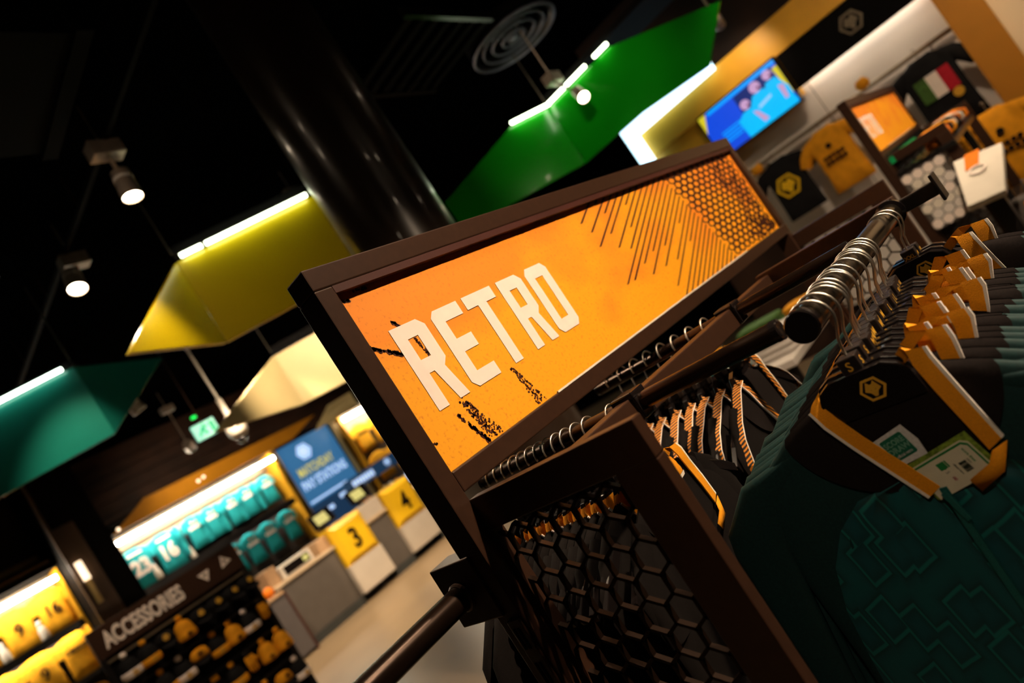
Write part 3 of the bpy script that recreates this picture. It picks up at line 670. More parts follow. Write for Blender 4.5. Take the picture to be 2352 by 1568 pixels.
ORD = ['first', 'second', 'third', 'fourth', 'fifth', 'sixth', 'seventh', 'eighth', 'ninth', 'tenth', 'eleventh', 'twelfth', 'thirteenth', 'fourteenth', 'fifteenth', 'sixteenth', 'seventeenth']
jk_front = make_jacket('track_jacket', 'green_fabric', 'tonal_print', True)
jk_back = [make_jacket('track_jacket', 'green_fabric', None, cv=c) for c in ((0, 0), (.020, .004), (-.006, .010), (.034, .000), (.012, .014))]
hg = make_hanger('clothes_hanger'); register(hg)
JY = [.838, .872, .896, .921, .947, .973, .998, 1.023, 1.048, 1.073, 1.098, 1.123, 1.148, 1.173, 1.198, 1.395, 1.425]
SIZES = ['S', 'S', 'M', 'M', 'M', 'M', 'M', 'M', 'L', 'L', 'L', 'XL', 'XL', 'XL', 'XL', 'XXL', 'XXL']
rj = random.Random(11)
clip_txt = {}
for i, (y, sz) in enumerate(zip(JY, SIZES)):
    dx = 0 if i == 0 else rj.uniform(-.006, .006); rot = 0 if i == 0 else rj.uniform(-.06, .06)
    jk_name = place(jk_front if i == 0 else jk_back[i % 5], USED, ('dark green zip jacket with neck label and price card at the front of the rail' if i == 0 else f'dark green jacket with orange collar, {ORD[i]} from the front on the thick rail'), (PX + dx, y, PZ), rot, 'green retro jackets on the thick rail').name
    if i: D.objects[jk_name].scale = (1 + .011 * i, 1, 1)
    h = place(hg, USED, f'black size {sz} hanger, {ORD[i]} from the front of the thick rail', (PX + dx, y, PZ), rot, 'hangers on the thick rail')
    if sz not in clip_txt:
        m = text_mb(sz, .0165 if len(sz) == 1 else .0105, (GX, -.0122, -.075), (1, 0, 0), (0, 0, 1), .0003, .015, .95, True)
        merge(m, text_mb(sz, .0165 if len(sz) == 1 else .0105, (GX + .0127, 0, -.075), (0, 1, 0), (0, 0, 1), .0003, .015, .95, True))
        clip_txt[sz] = m.mesh('clip_lettering', 'gold_print')
    cl = [c for c in children(h) if c.name.startswith('size_clip')][0]
    lt = D.objects.new('clip_lettering', clip_txt[sz]); COL.objects.link(lt); lt.parent = cl

# black jackets on the near cross rail, seen through the honeycomb grille
jk_dark = make_jacket('dark_jacket', 'brown_black_fabric', None, yoke='brown_black_fabric', short=True)
jk_long = make_jacket('dark_jacket', 'brown_black_fabric', None, yoke='brown_black_fabric')
hg2 = make_hanger('wire_hook_hanger', 0.0235, True, 0.0372, 0.0160); register(hg2)
xs_dark = [-.962, -.938, -.915, -.893, -.870, -.846, -.823, -.800, -.778, -.755, -.730, -.702, -.648]
for i, x in enumerate(xs_dark):
    last = i == len(xs_dark) - 1
    place(jk_long if i < 2 else jk_dark, USED, 'dark jacket with orange and white collar beside the honeycomb panel, nearest the green jackets' if last else f'dark jacket with orange collar behind the honeycomb panel, {ORD[i]} from the left', (x, .847, RZ - .030), math.pi / 2 + rj.uniform(-.05, .05), 'dark jackets on the near cross rail', 0.86)
    place(hg2, USED, 'black hanger on the near cross rail, beside the centre beam' if last else f'black hanger on the near cross rail, {ORD[i]} from its left end', (x, .847, RZ - .030), math.pi / 2, 'hangers on the near cross rail', 0.86)

# taped black jackets on the second cross rail
jk_tape = make_jacket('taped_jacket', 'brown_black_fabric', None, tape=True, collar='tape_print', short=True)
xs_t = [-.945, -.905, -.865, -.825, -.785, -.745, -.705, -.665]
for i, x in enumerate(xs_t):
    place(jk_tape, USED, f'black jacket with orange lettered tape on the shoulders, {ORD[i]} from the left under the rail', (x, 1.30, RZ - .030), math.pi / 2 + rj.uniform(-.06, .06), 'black taped jackets on the second cross rail', 0.95)
    place(hg2, USED, f'black hanger on the second cross rail, {ORD[i]} from the left', (x, 1.30, RZ - .030), math.pi / 2, 'hangers on the second cross rail', 0.95)

# ================================================================== HANGING CANOPIES
def canopy(label, colour, led, facets, strips, tray=None, name='hanging_canopy'):
    c0 = facets[0][0]
    t = thing(name, label, 'canopy', (c0[0], c0[1], min(p[2] for f in facets for p in f)))
    for f in facets: MB().poly3(f, -0.03).build('fascia_panel', colour, t, bevel=0.004)
    for a, b in strips:
        m = MB(); m.tube([a, b], 0.016, 8); m.build('light_strip', led, t)
    if tray:
        MB().poly3(tray, 0.05).build('ceiling_tray', 'black_matte', t)
        for p in tray[:2]:
            q = Vector(p); m = MB(); m.tube([q, (q.x, q.y, CZ)], 0.006, 6); m.build('suspension_wire', 'canopy_edge', t)
    return t
def off(p, d, k=0.04, dz=0.0): return (p[0] + d[0] * k, p[1] + d[1] * k, p[2] + dz)
N1 = (0.866, -0.5)                 # facing the camera for the slanted facets
N2 = (0.866, 0.5); N3 = (0, -1)
# yellow
F = (-4.066, 2.295); zt, zb = 3.41, 2.78
e = (F[0] + 0.5 * 1.25, F[1] + 0.866 * 1.25); l = (-3.63, 1.54)
a_, b_ = (F[0] + .02, F[1] + .035, zt + .012), (F[0] + .5 * .19, F[1] + .866 * .19, zt + .012)
c_, d_ = (F[0] + .5 * .215, F[1] + .866 * .215, zt + .012), (F[0] + .5 * .96, F[1] + .866 * .96, zt + .012)
canopy('yellow gloss canopy with glowing top edge, left of the brown column', 'canopy_yellow', 'led_canopy',
       [[(F[0], F[1], zb), (e[0], e[1], zb), (e[0], e[1], zt), (F[0], F[1], zt)], [(F[0], F[1], zb), (F[0], F[1], zt), (l[0], l[1], zb)]],
       [(off(a_, N1), off(b_, N1)), (off(c_, N1), off(d_, N1))],
       [(F[0], F[1], zt + .06), (e[0], e[1], zt + .06), (e[0] - .866 * .6, e[1] + .5 * .6, zt + .06), (F[0] - .866 * .6, F[1] + .5 * .6, zt + .06)])
# green
F = (-3.01, 5.733); zt, zb = 3.50, 2.865
l1 = (-3.231, 5.351); l2 = (-3.70, 4.54); r1 = (-2.216, 5.733); r2 = (-1.30, 5.733); r3 = (-1.60, 5.733)
canopy('green gloss canopy with glowing top edge above the retro sign', 'canopy_green', 'led_canopy',
       [[(l2[0], l2[1], zb), (F[0], F[1], zb), (F[0], F[1], zt), (l1[0], l1[1], zt), (l2[0], l2[1], zb + .30)],
        [(F[0], F[1], zb), (-2.3, 5.733, zb), (-1.63, 5.733, zb - .08), (-1.30, 5.733, 3.115), (r1[0], r1[1], zt - .01), (F[0], F[1], zt)]],
       [(off((l1[0], l1[1], zt + .012), N1), off((F[0], F[1], zt + .012), N1)), (off((-2.98, 5.733, zt + .012), N3), off((-2.47, 5.733, zt + .012), N3)), (off((-2.36, 5.733, zt + .012), N3), off((-2.20, 5.733, zt + .012), N3))],
       [(F[0], F[1], zt + .06), (-1.5, 5.733, zt + .06), (-1.5, 6.3, zt + .06), (F[0] - .3, 6.3, zt + .06)])
# teal
F = (-5.63, 1.98); zt, zb = 3.50, 2.885
l = (F[0] - .5 * 1.5, F[1] - .866 * 1.5); r = (-6.125, 2.838)
canopy('teal canopy with glowing top edge at the left of the shop', 'canopy_teal', 'led_canopy_teal',
       [[(l[0], l[1], zb), (F[0], F[1], zb), (F[0], F[1], zt), (l[0], l[1], zt)], [(F[0], F[1], zb), (r[0], r[1], zt - .02), (F[0], F[1], zt)]],
       [(off((F[0] - .5 * .07, F[1] - .866 * .07, zt + .012), N1), off((l[0], l[1], zt + .012), N1))],
       [(F[0], F[1], zt + .06), (l[0], l[1], zt + .06), (l[0] - .866 * .6, l[1] + .5 * .6, zt + .06), (F[0] - .866 * .6, F[1] + .5 * .6, zt + .06)])
# cream
F = (-6.93, 4.31); zt, zb = 3.295, 2.64
e = (F[0] + 0.5 * 1.3, F[1] + 0.866 * 1.3); l = (-6.10, 2.87)
canopy('cream canopy without lights below the yellow canopy', 'canopy_cream', 'led_canopy',
       [[(F[0], F[1], zb), (e[0], e[1], zb - .08), (e[0], e[1], zt), (F[0], F[1], zt)], [(F[0], F[1], zb), (F[0], F[1], zt), (l[0], l[1], zb)]], [],
       [(F[0], F[1], zt + .06), (e[0], e[1], zt + .06), (e[0] - .866 * .6, e[1] + .5 * .6, zt + .06), (F[0] - .866 * .6, F[1] + .5 * .6, zt + .06)])

# ================================================================== CEILING FITTINGS
t = thing('lighting_track', 'thin dark lighting track carrying the two left spotlights', 'lighting track', (-3.6, 2.0, 3.98))
m = MB(); m.box(-7.2, -1.4, 1.985, 2.015, 3.975, 4.005); m.build('track_profile', 'black_matte', t)
for x in (-1.9, -3.0, -4.2, -5.4, -6.6):
    m = MB(); m.tube([(x, 2.0, 4.0), (x, 2.0, CZ)], 0.004, 6); m.build('suspension_wire', 'bronze_metal', t)
t = thing('ceiling_diffuser', 'round grey air diffuser with concentric rings on the ceiling', 'air diffuser', (-2.80, 5.52, 4.10))
cc = (-2.80, 5.52, 4.10)
for k, (ra, rb, z0, z1) in enumerate(((.44, .405, .0, .06), (.335, .305, .012, .10), (.235, .205, .015, .10), (.13, .10, .012, .09))):
    m = MB(); mr = (ra - rb) * .5; mr = max(.012, mr * .8); m.lathe([(ra - mr + mr * math.cos(q * math.pi / 4), z0 + mr * math.sin(q * math.pi / 4)) for q in range(9)], cc, (0, 0, 1), 40, cap=False); m.build('diffuser_ring', 'diffuser_grey', t, True)
    m = MB(); m.lathe([(rb, z0), (rb * .86, z1), (rb * .85, z1), (rb * .98, z0)], cc, (0, 0, 1), 40, cap=False); m.build('diffuser_cone', 'black_metal', t, True)
m = MB(); m.lathe([(.02, -.01), (.055, .0), (.06, .05)], cc, (0, 0, 1), 24); m.build('diffuser_core', 'diffuser_grey', t, True)
m = MB(); m.lathe([(.43, .05), (.43, .14), (0, .14)], cc, (0, 0, 1), 32, cap=False); m.build('diffuser_neck', 'black_matte', t)
t = thing('cable_tray', 'dark slatted cable tray on the ceiling above the column', 'cable tray', (-3.0, 4.5, 4.08))
MB().box(-3.45, -3.41, 3.9, 4.95, 4.08, 4.16).build('tray_side', 'black_metal', t); MB().box(-2.60, -2.56, 3.9, 4.95, 4.08, 4.16).build('tray_side', 'black_metal', t)
for k in range(7): MB().box(-3.42, -2.58, 3.95 + k * .15, 4.01 + k * .15, 4.085, 4.10).build('tray_slat', 'black_matte', t)
t = thing('ceiling_duct', 'dark rectangular duct on the black ceiling at upper left', 'duct', (-2.9, 0.9, 4.0))
MB().box(-3.6, -2.7, 0.2, 1.75, 4.02, 4.22).build('duct_body', 'black_matte', t); MB().box(-3.64, -2.66, 1.70, 1.78, 4.0, 4.24).build('duct_flange', 'black_matte', t)

# exit sign and camera dome
t = thing('exit_sign', 'green illuminated running man exit sign hanging from the ceiling', 'exit sign', (-7.5, 3.45, 2.85))
MB().obox((-7.50, 3.45, 2.965), (.03, .125, 0), (.02, -.005, 0), (0, 0, .090)).build('sign_case', 'exit_white', t, bevel=.005)
m = MB(); m.plate([[(-.15, -.06), (-.09, -.06), (-.06, -.01), (-.01, -.07), (.03, -.05), (-.02, .01), (.04, .02), (.06, .05), (-.05, .05)]], (-7.474, 3.445, 2.965), (.16, .66, 0), (0, 0, .9), .003)
m.plate([ngon(10, .018, -.01, .072)], (-7.474, 3.445, 2.965), (.16, .66, 0), (0, 0, .9), .003); m.plate([[(.08, -.07), (.16, -.07), (.16, .07), (.08, .07)]], (-7.474, 3.445, 2.965), (.16, .66, 0), (0, 0, .9), .003); m.build('pictogram', 'exit_green', t)
m = MB(); m.lathe([(.0, 0), (.03, .01), (.03, .03), (0, .04)], (-7.48, 3.40, 3.12), (0, 0, 1), 12); m.build('status_light', 'led_green_dot', t, True)
m = MB(); m.tube([(-7.5, 3.45, 3.06), (-7.5, 3.45, CZ)], .008, 8); m.build('suspension_rod', 'bronze_metal', t)
t = thing('dome_camera', 'white dome security camera beside the exit sign', 'security camera', (-7.35, 3.62, 2.6))
m = MB(); m.lathe([(.0, .0), (.07, .005), (.105, .05), (.115, .12), (.10, .20), (.07, .26), (.03, .28), (.03, .5)], (-7.30, 3.66, 2.68), (0, 0, 1), 24); m.build('housing', 'white_plastic', t, True)
m = MB(); m.lathe([(.0, -.045), (.045, -.035), (.065, .0), (.06, .02)], (-7.30, 3.66, 2.655), (0, 0, 1), 20); m.build('lens_dome', 'black_gloss', t, True)
m = MB(); m.tube([(-7.3, 3.66, 3.15), (-7.3, 3.66, CZ)], .014, 8); m.build('drop_rod', 'white_plastic', t)

# ================================================================== SHIRTS ON THE WALLS (local: neck at origin, front towards -y)
def make_shirt(name, body, prints=(), w=.205, h=.64, hem=None, cat='shirt', sl=1.0):
    t = thing(name, '', cat)
    secs = [(0.0, .075, .03), (-.02, .12, .04), (-.05, .19, .05), (-.09, w * .96, .055), (-.16, w * .94, .06), (-.30, w * .92, .062), (-.50, w * .95, .06), (-h, w, .05), (-h - .01, w * .97, .04)]
    m = MB(); m.loft([ring(0, 0, z, ww, d, 30, 3.2, 0.16, z * 9) for z, ww, d in secs]); m.build('body', body, t, True, auto=60)
    for s in (-1, 1):
        pth = [(w * .62, -.07), (w * (.95 + .15 * (sl - 1)), -.105), (w * (1.12 + .9 * (sl - 1)), -.18), (w * (1.18 + 1.5 * (sl - 1)), -.26 + .05 * (sl - 1))]; hw = [.05, .066, .066, .062]
        rs = []
        for i, ((x, z), q) in enumerate(zip(pth, hw)):
            a = pth[min(i + 1, 3)]; b = pth[max(i - 1, 0)]; tx, tz = a[0] - b[0], a[1] - b[1]; l = math.hypot(tx, tz); nx, nz = -tz / l, tx / l
            r_ = [Vector((s * (x + nx * q * math.cos(k * .4189)), .042 * math.sin(k * .4189), z + nz * q * math.cos(k * .4189))) for k in range(15)]
            rs.append(r_ if s > 0 else list(reversed(r_)))
        m = MB(); m.loft(rs); m.build('sleeve', body, t, True, auto=60)
    m = MB(); m.tube([(.078 * math.cos(a), .028 * math.sin(a), -.004 + .02 * min(0, math.sin(a))) for a in [k * math.pi / 8 for k in range(17)]], .009, 6); m.build('collar', body if hem is None else hem, t, True)
    m = MB(); m.tube([(0, 0, .0), (0, 0, .05), (.015, 0, .07), (0, 0, .085), (-.015, 0, .07)], .004, 6); m.build('hook', 'steel_rail', t)
    for nm, mm, mt in prints: mm.build(nm, mt, t)
    register(t); return t
FY = -.074
U, V = (1, 0, 0), (0, 0, 1)
def pr_num(s): return ('printed_number', text_mb(s, .34, (0, FY, -.44), U, V, .002, .045, .85, True), 'white_print')
def pr_num_dark(s): return ('printed_number', text_mb(s, .26, (0, FY, -.40), U, V, .002, .02, .85, True), 'black_fabric')
def pr_name(): return ('printed_name', MB().plate([[(-.12, -.11), (.12, -.11), (.12, -.075), (-.12, -.075)]], (0, FY, 0), U, V, .002), 'white_print')
def pr_bar(mt='white_print'):
    m = MB()
    for k in range(6): m.plate([[(-.15 + k * .052, -.27), (-.108 + k * .052, -.27), (-.108 + k * .052, -.205), (-.15 + k * .052, -.205)]], (0, FY, 0), U, V, .002)
    return ('printed_sponsor', m, mt)
def pr_badge(n, r, x, z): return ('badge', MB().plate([ngon(n, r, x, z)], (0, FY, 0), U, V, .002), 'orange_print')
s23 = make_shirt('team_shirt', 'teal_shirt', [pr_num('23'), pr_name()]); s16 = make_shirt('team_shirt', 'teal_shirt', [pr_num('16'), pr_name()])
sfr = make_shirt('team_shirt', 'teal_shirt', [pr_bar(), pr_badge(12, .028, .10, -.14), pr_badge(6, .034, -.02, -.13)])
y9 = make_shirt('team_shirt', 'yellow_shirt', [pr_num_dark('9')]); y16 = make_shirt('team_shirt', 'yellow_shirt', [pr_num_dark('16')]); ypl = make_shirt('team_shirt', 'yellow_shirt', [pr_bar('black_fabric')])
RW = math.pi / 2                                          # shirts on the left wall look towards +x
def bay(label, y0, y1, back, z0=0.3):
    t = thing('display_bay', label, 'wall display', (-12.1, (y0 + y1) / 2, 0))
    MB().box(-12.2, -12.14, y0, y1, 2.50, 2.95).build('back_panel', back, t); MB().box(-12.2, -12.14, y0, y1, z0, 2.50).build('lower_back_panel', 'dark_grey_panel', t)
    MB().box(-12.14, -11.55, y0, y1, 2.88, 2.95).build('canopy_board', 'black_matte', t)
    MB().box(-12.14, -11.72, y0, y0 + .03, z0, 2.88).build('side_board', 'yellow_paint', t); MB().box(-12.14, -11.72, y1 - .03, y1, z0, 2.88).build('side_board', 'yellow_paint', t)
    return t
tb = bay('brightly lit wall bay of teal shirts behind the checkout', 3.20, 6.16, 'panel_warm')
for a, b in ((3.24, 5.0), (5.03, 6.12)): MB().box(-11.66, -11.60, a, b, 2.715, 2.775).build('light_tube', 'led_warm', tb)
MB().box(-12.14, -11.80, 3.23, 6.13, 1.90, 1.96).build('shelf', 'black_metal', tb); MB().box(-12.14, -11.70, 3.23, 6.13, 1.08, 1.13).build('shelf', 'black_metal', tb)
MB().box(-11.80, -11.785, 3.23, 6.13, 1.845, 1.96).build('light_hiding_lip', 'black_metal', tb); MB().box(-11.86, -11.82, 3.3, 6.1, 1.88, 1.895).build('added_shelf_light', 'led_fascia', tb); MB().box(-12.03, -12.00, 3.23, 6.13, 2.66, 2.69).build('hanging_bar', 'steel_rail', tb)  # unseen LED strip added to brighten the lower row; the lip hides it
row1 = [(3.47, s23, 'teal shirt numbered 23, leftmost in the lit bay'), (3.95, s16, 'teal shirt numbered 16 in the lit bay'), (4.43, sfr, 'teal shirt front beside the shirt numbered 16'), (4.76, sfr, 'teal shirt in the middle of the upper row'), (5.14, sfr, 'teal shirt right of the middle of the upper row'), (5.46, sfr, 'teal shirt second from the right in the upper row'), (5.86, sfr, 'teal shirt at the right end of the upper row')]
for y, p, lb in row1:
    o = place(p, USED, lb, (-11.86 + .05 * math.sin(y * 17), y, 2.58), RW, 'teal shirts in the upper row', 0.80 if p is sfr else .95)
    if p is sfr: o.scale = (.62, .8, .80)
for k, y in enumerate((4.35, 4.75, 5.10, 5.45, 5.85)): place(sfr, USED, 'teal shirt in the lower row, ' + ('leftmost', 'second from the left', 'in the middle', 'second from the right', 'rightmost')[k], (-11.88, y, 1.84), RW, 'teal shirts in the lower row', .82).scale = (.66, .8, .82)
# side-hung teal shirts between the fronts
side_t = make_shirt('folded_shirt', 'teal_shirt', w=.20)
for k, y in enumerate((4.20, 4.60, 4.94, 5.30, 5.66)): place(side_t, USED, f'teal shirt hung sideways in the upper row, {ORD[k]} from the left', (-11.93, y, 2.57), math.pi / 2 + 1.25, 'sideways teal shirts', .80).scale = (.62, .8, .8)
yb = bay('brightly lit wall bay of yellow shirts at the left edge', -0.6, 2.54, 'panel_warm')
MB().box(-11.66, -11.60, -.55, 2.47, 2.715, 2.775).build('light_tube', 'led_warm', yb)
MB().box(-12.14, -11.74, -.57, 2.51, 2.02, 2.08).build('shelf', 'black_metal', yb); MB().box(-12.14, -11.74, -.57, 2.51, 1.30, 1.36).build('shelf', 'black_metal', yb)
MB().box(-11.74, -11.725, -.57, 2.51, 1.965, 2.08).build('light_hiding_lip', 'black_metal', yb); MB().box(-11.80, -11.76, -.5, 2.45, 1.995, 2.012).build('added_shelf_light', 'led_warm', yb); MB().box(-12.12, -11.62, -.57, 2.50, 2.98, 3.02).build('top_strip', 'amber_paint', yb)  # strip and hiding lip added to light the lower yellow shirts
for k, (y, z, p, lb) in enumerate(((1.35, 2.68, ypl, 'yellow shirt at the left edge of the picture, upper row'), (1.86, 2.68, y9, 'yellow shirt numbered 9 in the upper row'), (2.30, 2.70, y16, 'pale lit yellow shirt at the right end of the upper row'),
                     (1.42, 1.98, ypl, 'yellow shirt at the bottom left corner, lower row'), (1.86, 1.98, y9, 'yellow shirt numbered 9 in the lower row'), (2.30, 1.98, ypl, 'yellow shirt at the right end of the lower row'),
                     (1.60, 1.22, ypl, 'yellow shirt in the lowest row, left'), (2.15, 1.22, ypl, 'yellow shirt in the lowest row, right'))):
    place(p, USED, lb, (-11.90, y, z), RW, 'yellow shirts in the left bay', .96)
bt = []
def bottle(label, x, y, z, s=1.0, grp='white bottles on the wall shelves'):
    if not bt:
        t = thing('sports_bottle', label, 'bottle', (x, y, z), 0, grp)
        m = MB(); m.lathe([(.0, 0), (.045, .002), (.05, .03), (.046, .12), (.034, .17), (.022, .19)], (0, 0, 0), (0, 0, 1), 16); b = m.build('bottle_body', 'white_plastic', None, True); b.parent = t
        m = MB(); m.lathe([(.024, .19), (.03, .20), (.03, .235), (.016, .25), (0, .252)], (0, 0, 0), (0, 0, 1), 16); b = m.build('cap', 'white_print', None, True); b.parent = t
        register(t); bt.append(t); o = t
    else:
        o = copy_tree(bt[0]); o['label'] = label; o.location = (x, y, z)
    o.scale = (s, s, s)
bottle('white bottle on the shelf under the leftmost teal shirt', -11.72 - .05, 3.62, 1.96, 1.0); bottle('smaller white bottle right of the first, under the teal shirts', -11.86, 4.22, 1.96, .8)
bottle('white bottle between the yellow shirts, right one', -11.79, 2.06, 2.08, 1.1); bottle('white bottle between the yellow shirts, left one', -11.79, 1.60, 2.08, 1.1)
# amber fascia above the teal bay
t = thing('bay_fascia', 'amber slanted fascia above the teal shirt bay', 'fascia', (-11.4, 5.2, 2.8))
MB().poly3([(-11.45, 3.28, 2.86), (-11.45, 6.55, 2.86), (-11.38, 7.15, 3.06), (-11.35, 3.86, 3.13)], -.04).build('fascia_board', 'awning_amber', t, bevel=.004)
MB().box(-12.1, -11.47, 3.3, 7.1, 3.0, 3.04).build('soffit', 'black_matte', t)
m = MB()
for k, (y, z) in enumerate(((3.36, 2.90), (4.70, 2.98), (4.80, 3.0))): m.lathe([(.025, 0), (.02, .02), (0, .025)], (-11.40, y, z), (1, 0, 0), 12)
m.build('stud', 'lens_soft', t)
# side view of a bay's LED end, built as an added tube fitting
t = thing('bay_led_end', 'white end of a bay LED, added as a small tube beside the pilaster', 'lamp', (-11.2, 2.60, 2.3))
m = MB(); m.tube([(-11.16, 2.66, 2.74), (-11.16, 2.66, 2.46)], .045, 12); m.build('tube', 'lens_soft', t); MB().box(-11.22, -11.15, 2.63, 2.69, 2.1, 2.46).build('gold_strip', 'gold_trim', t)

# blue pay station banner
t = thing('pay_banner', 'blue illuminated pay stations banner behind the counter', 'banner', (-11.9, 6.95, 0.0))
MB().box(-11.98, -11.92, 6.36, 7.58, 0.0, 2.86).build('banner_panel', 'banner_blue', t); MB().box(-11.92, -11.915, 6.36, 7.58, 0.6, 1.62).build('banner_footer', 'banner_dark', t)
bx = -11.914
m = MB(); emblem(m, (bx, 6.86, 2.60), (0, 1, 0), (0, 0, 1), .17, .004); m.plate([ngon(6, .12)], (bx - .002, 6.86, 2.60), (0, 1, 0), (0, 0, 1), .003); m.build('club_emblem', 'banner_white', t)
m = text_mb('MATCHDAY', .24, (bx, 6.52, 2.18), (0, 1, 0), (0, 0, 1), .003, .03, .62); m.build('lettering', 'banner_gold', t)
m = text_mb('PAY STATIONS', .25, (bx, 6.46, 1.92), (0, 1, 0), (0, 0, 1), .003, .03, .62); m.build('lettering', 'banner_white', t)
MB().box(bx, bx + .003, 6.42, 7.3, 1.66, 1.70).build('rule_line', 'banner_white', t)
m = MB(); m.box(bx, bx + .004, 6.60, 6.80, 1.38, 1.46); m.box(bx, bx + .004, 7.0, 7.16, 1.46, 1.54); m.plate([ngon(8, .07, 6.50, 1.40)], (bx, 0, 0), (0, 1, 0), (0, 0, 1), .004); m.build('small_print', 'banner_white', t)
for k, y in enumerate((6.26, 7.66)):
    t = thing('gold_post', ('gold upright at the left edge of the blue banner', 'gold upright at the right edge of the blue banner')[k], 'post', (-11.85, y, 0), 0, 'gold uprights')
    MB().box(-11.9, -11.8, y - .05, y + .05, 0, 2.9).build('upright', 'gold_trim', t); MB().box(-11.80, -11.79, y - .015, y + .015, 0, 2.9).build('slot_line', 'black_matte', t)
t = thing('banner_visor', 'cream angled visor panel on top of the blue banner', 'visor', (-11.3, 7.5, 2.8))
MB().poly3([(-11.5, 7.05, 2.80), (-11.1, 7.9, 2.80), (-11.1, 7.9, 3.10), (-11.4, 7.5, 3.10)], -.03).build('visor_panel', 'canopy_cream', t); MB().box(-12.19, -11.3, 7.58, 7.62, 2.92, 2.98).build('visor_bracket', 'gold_trim', t)
t = bay('lit wall bay of yellow shirts right of the blue banner', 7.76, 9.6, 'panel_warm')
MB().box(-11.66, -11.60, 7.80, 9.5, 2.70, 2.775).build('light_tube', 'led_warm', t)
for k, (y, z) in enumerate(((8.15, 2.55), (8.62, 2.55), (8.2, 1.86), (8.7, 1.86))): place(ypl, USED, ('yellow shirt right of the blue banner, upper left', 'yellow shirt right of the blue banner, upper right', 'yellow shirt right of the blue banner, lower left', 'yellow shirt right of the blue banner, lower right')[k], (-11.9, y, z), RW, 'yellow shirts right of the banner', .9)

# ================================================================== CHECKOUT COUNTER
XC = -9.47
def counter_unit(label, y0, y1, top=0.92, door=False, XC=XC):
    t = thing('counter_unit', label, 'counter', (XC - .3, (y0 + y1) / 2, 0), 0, 'checkout counter units')
    MB().box(XC - .62, XC, y0, y1, .12, top).build('front_board', 'grey_panel' if not door else 'dark_grey_panel', t, bevel=.004)
    MB().box(XC - .60, XC + .015, y0, y1, 0, .12).build('plinth', 'plinth_grey', t)
    return t
counter_unit('grey counter front left of the yellow number 3', 4.02, 5.02)
counter_unit('grey counter front between numbers 3 and 4', 5.68, 6.10); counter_unit('grey counter front right of number 4', 6.74, 8.2)
counter_unit('grey counter section hidden behind the nearer yellow number', 5.02, 5.68, XC=XC - .27); counter_unit('grey counter section hidden behind the farther yellow number', 6.10, 6.74, XC=XC - .27)
t = thing('checkout_worktop', 'cream worktop running along the checkout counter', 'worktop', (XC - .3, 6.1, .92)); MB().box(XC - .66, XC + .03, 4.0, 8.2, .92, .965).build('worktop_board', 'counter_top', t, bevel=.006)
t = thing('end_cabinet', 'dark grey cabinet at the left end of the counter', 'cabinet', (-9.3, 3.65, 0))
MB().box(-9.9, -9.22, 3.36, 3.97, .04, .86).build('cabinet_door', 'dark_grey_panel', t, bevel=.004); MB().box(-9.92, -9.215, 3.97, 4.00, 0, .88).build('edge_board', 'maroon_edge', t); MB().box(-9.9, -9.20, 3.34, 3.97, .86, .90).build('cabinet_top', 'cardboard', t)
MB().box(-9.222, -9.19, 3.42, 3.47, .62, .74).build('handle', 'black_metal', t)
def number_block(s, label, y0, y1):
    t = thing('number_block', label, 'till sign', (-9.38, (y0 + y1) / 2, .13)); x0, x1, x2 = XC + .0, -9.40, -9.345; z0, z1 = .575, 1.21
    b = .075
    ou = [(y0, z0), (y1, z0), (y1, z1), (y0, z1)]; inn = [(y0 + b, z0 + b), (y1 - b, z0 + b), (y1 - b, z1 - b), (y0 + b, z1 - b)]
    vs = [(XC - .25, a, c) for a, c in ou] + [(x1, a, c) for a, c in ou] + [(x2, a, c) for a, c in inn]
    fs = [(3, 2, 1, 0)] + [(i, (i + 1) % 4, 4 + (i + 1) % 4, 4 + i) for i in range(4)] + [(4 + i, 4 + (i + 1) % 4, 8 + (i + 1) % 4, 8 + i) for i in range(4)] + [(8, 9, 10, 11)]
    m = MB(); m.add(vs, fs); m.build('bevelled_face', 'sign_yellow', t)
    m = text_mb(s, .42, (x2 + .001, (y0 + y1) / 2, .74), (0, 1, 0), (0, 0, 1), .004, .035, .80, True); m.build('number', 'black_matte', t)
    MB().box(XC - .02, -9.375, y0 - .01, y1 + .01, .13, z0).build('lower_panel', 'light_panel', t, bevel=.004)
number_block('3', 'yellow square block numbered 3 on the counter front', 5.04, 5.65); number_block('4', 'yellow square block numbered 4 partly behind the sign post', 6.11, 6.72)
t = thing('counter_screen', 'beige privacy screen between the numbered blocks', 'screen', (XC - .1, 5.9, .965)); MB().box(XC - .12, XC + .005, 5.67, 6.10, .90, 1.21).build('screen_board', 'light_panel', t, bevel=.005)
t = thing('counter_screen', 'beige privacy screen left of the yellow number 3', 'screen', (XC - .2, 4.93, .965)); MB().box(XC - .50, XC - .02, 4.84, 5.03, .965, 1.16).build('screen_board', 'cardboard', t, bevel=.005)
t = thing('receipt_printer', 'white framed black till box on the counter', 'till', (XC - .25, 4.5, .965)); MB().box(XC - .42, XC - .06, 4.22, 4.74, .966, 1.15).build('case', 'white_plastic', t, bevel=.01)
MB().box(XC - .062, XC - .054, 4.27, 4.69, .995, 1.125).build('display_panel', 'black_gloss', t); MB().box(XC - .055, XC - .052, 4.58, 4.67, 1.02, 1.10).build('display_icon', 'screen_yellowish', t)
t = thing('cardboard_box', 'tan cardboard box at the left end of the counter', 'box', (XC - .3, 4.12, .965)); MB().box(XC - .46, XC - .1, 4.03, 4.20, .966, 1.22).build('box_body', 'cardboard', t, bevel=.004); MB().box(XC - .46, XC - .1, 4.11, 4.12, 1.219, 1.223).build('tape', 'counter_top', t)
rb = random.Random(2)
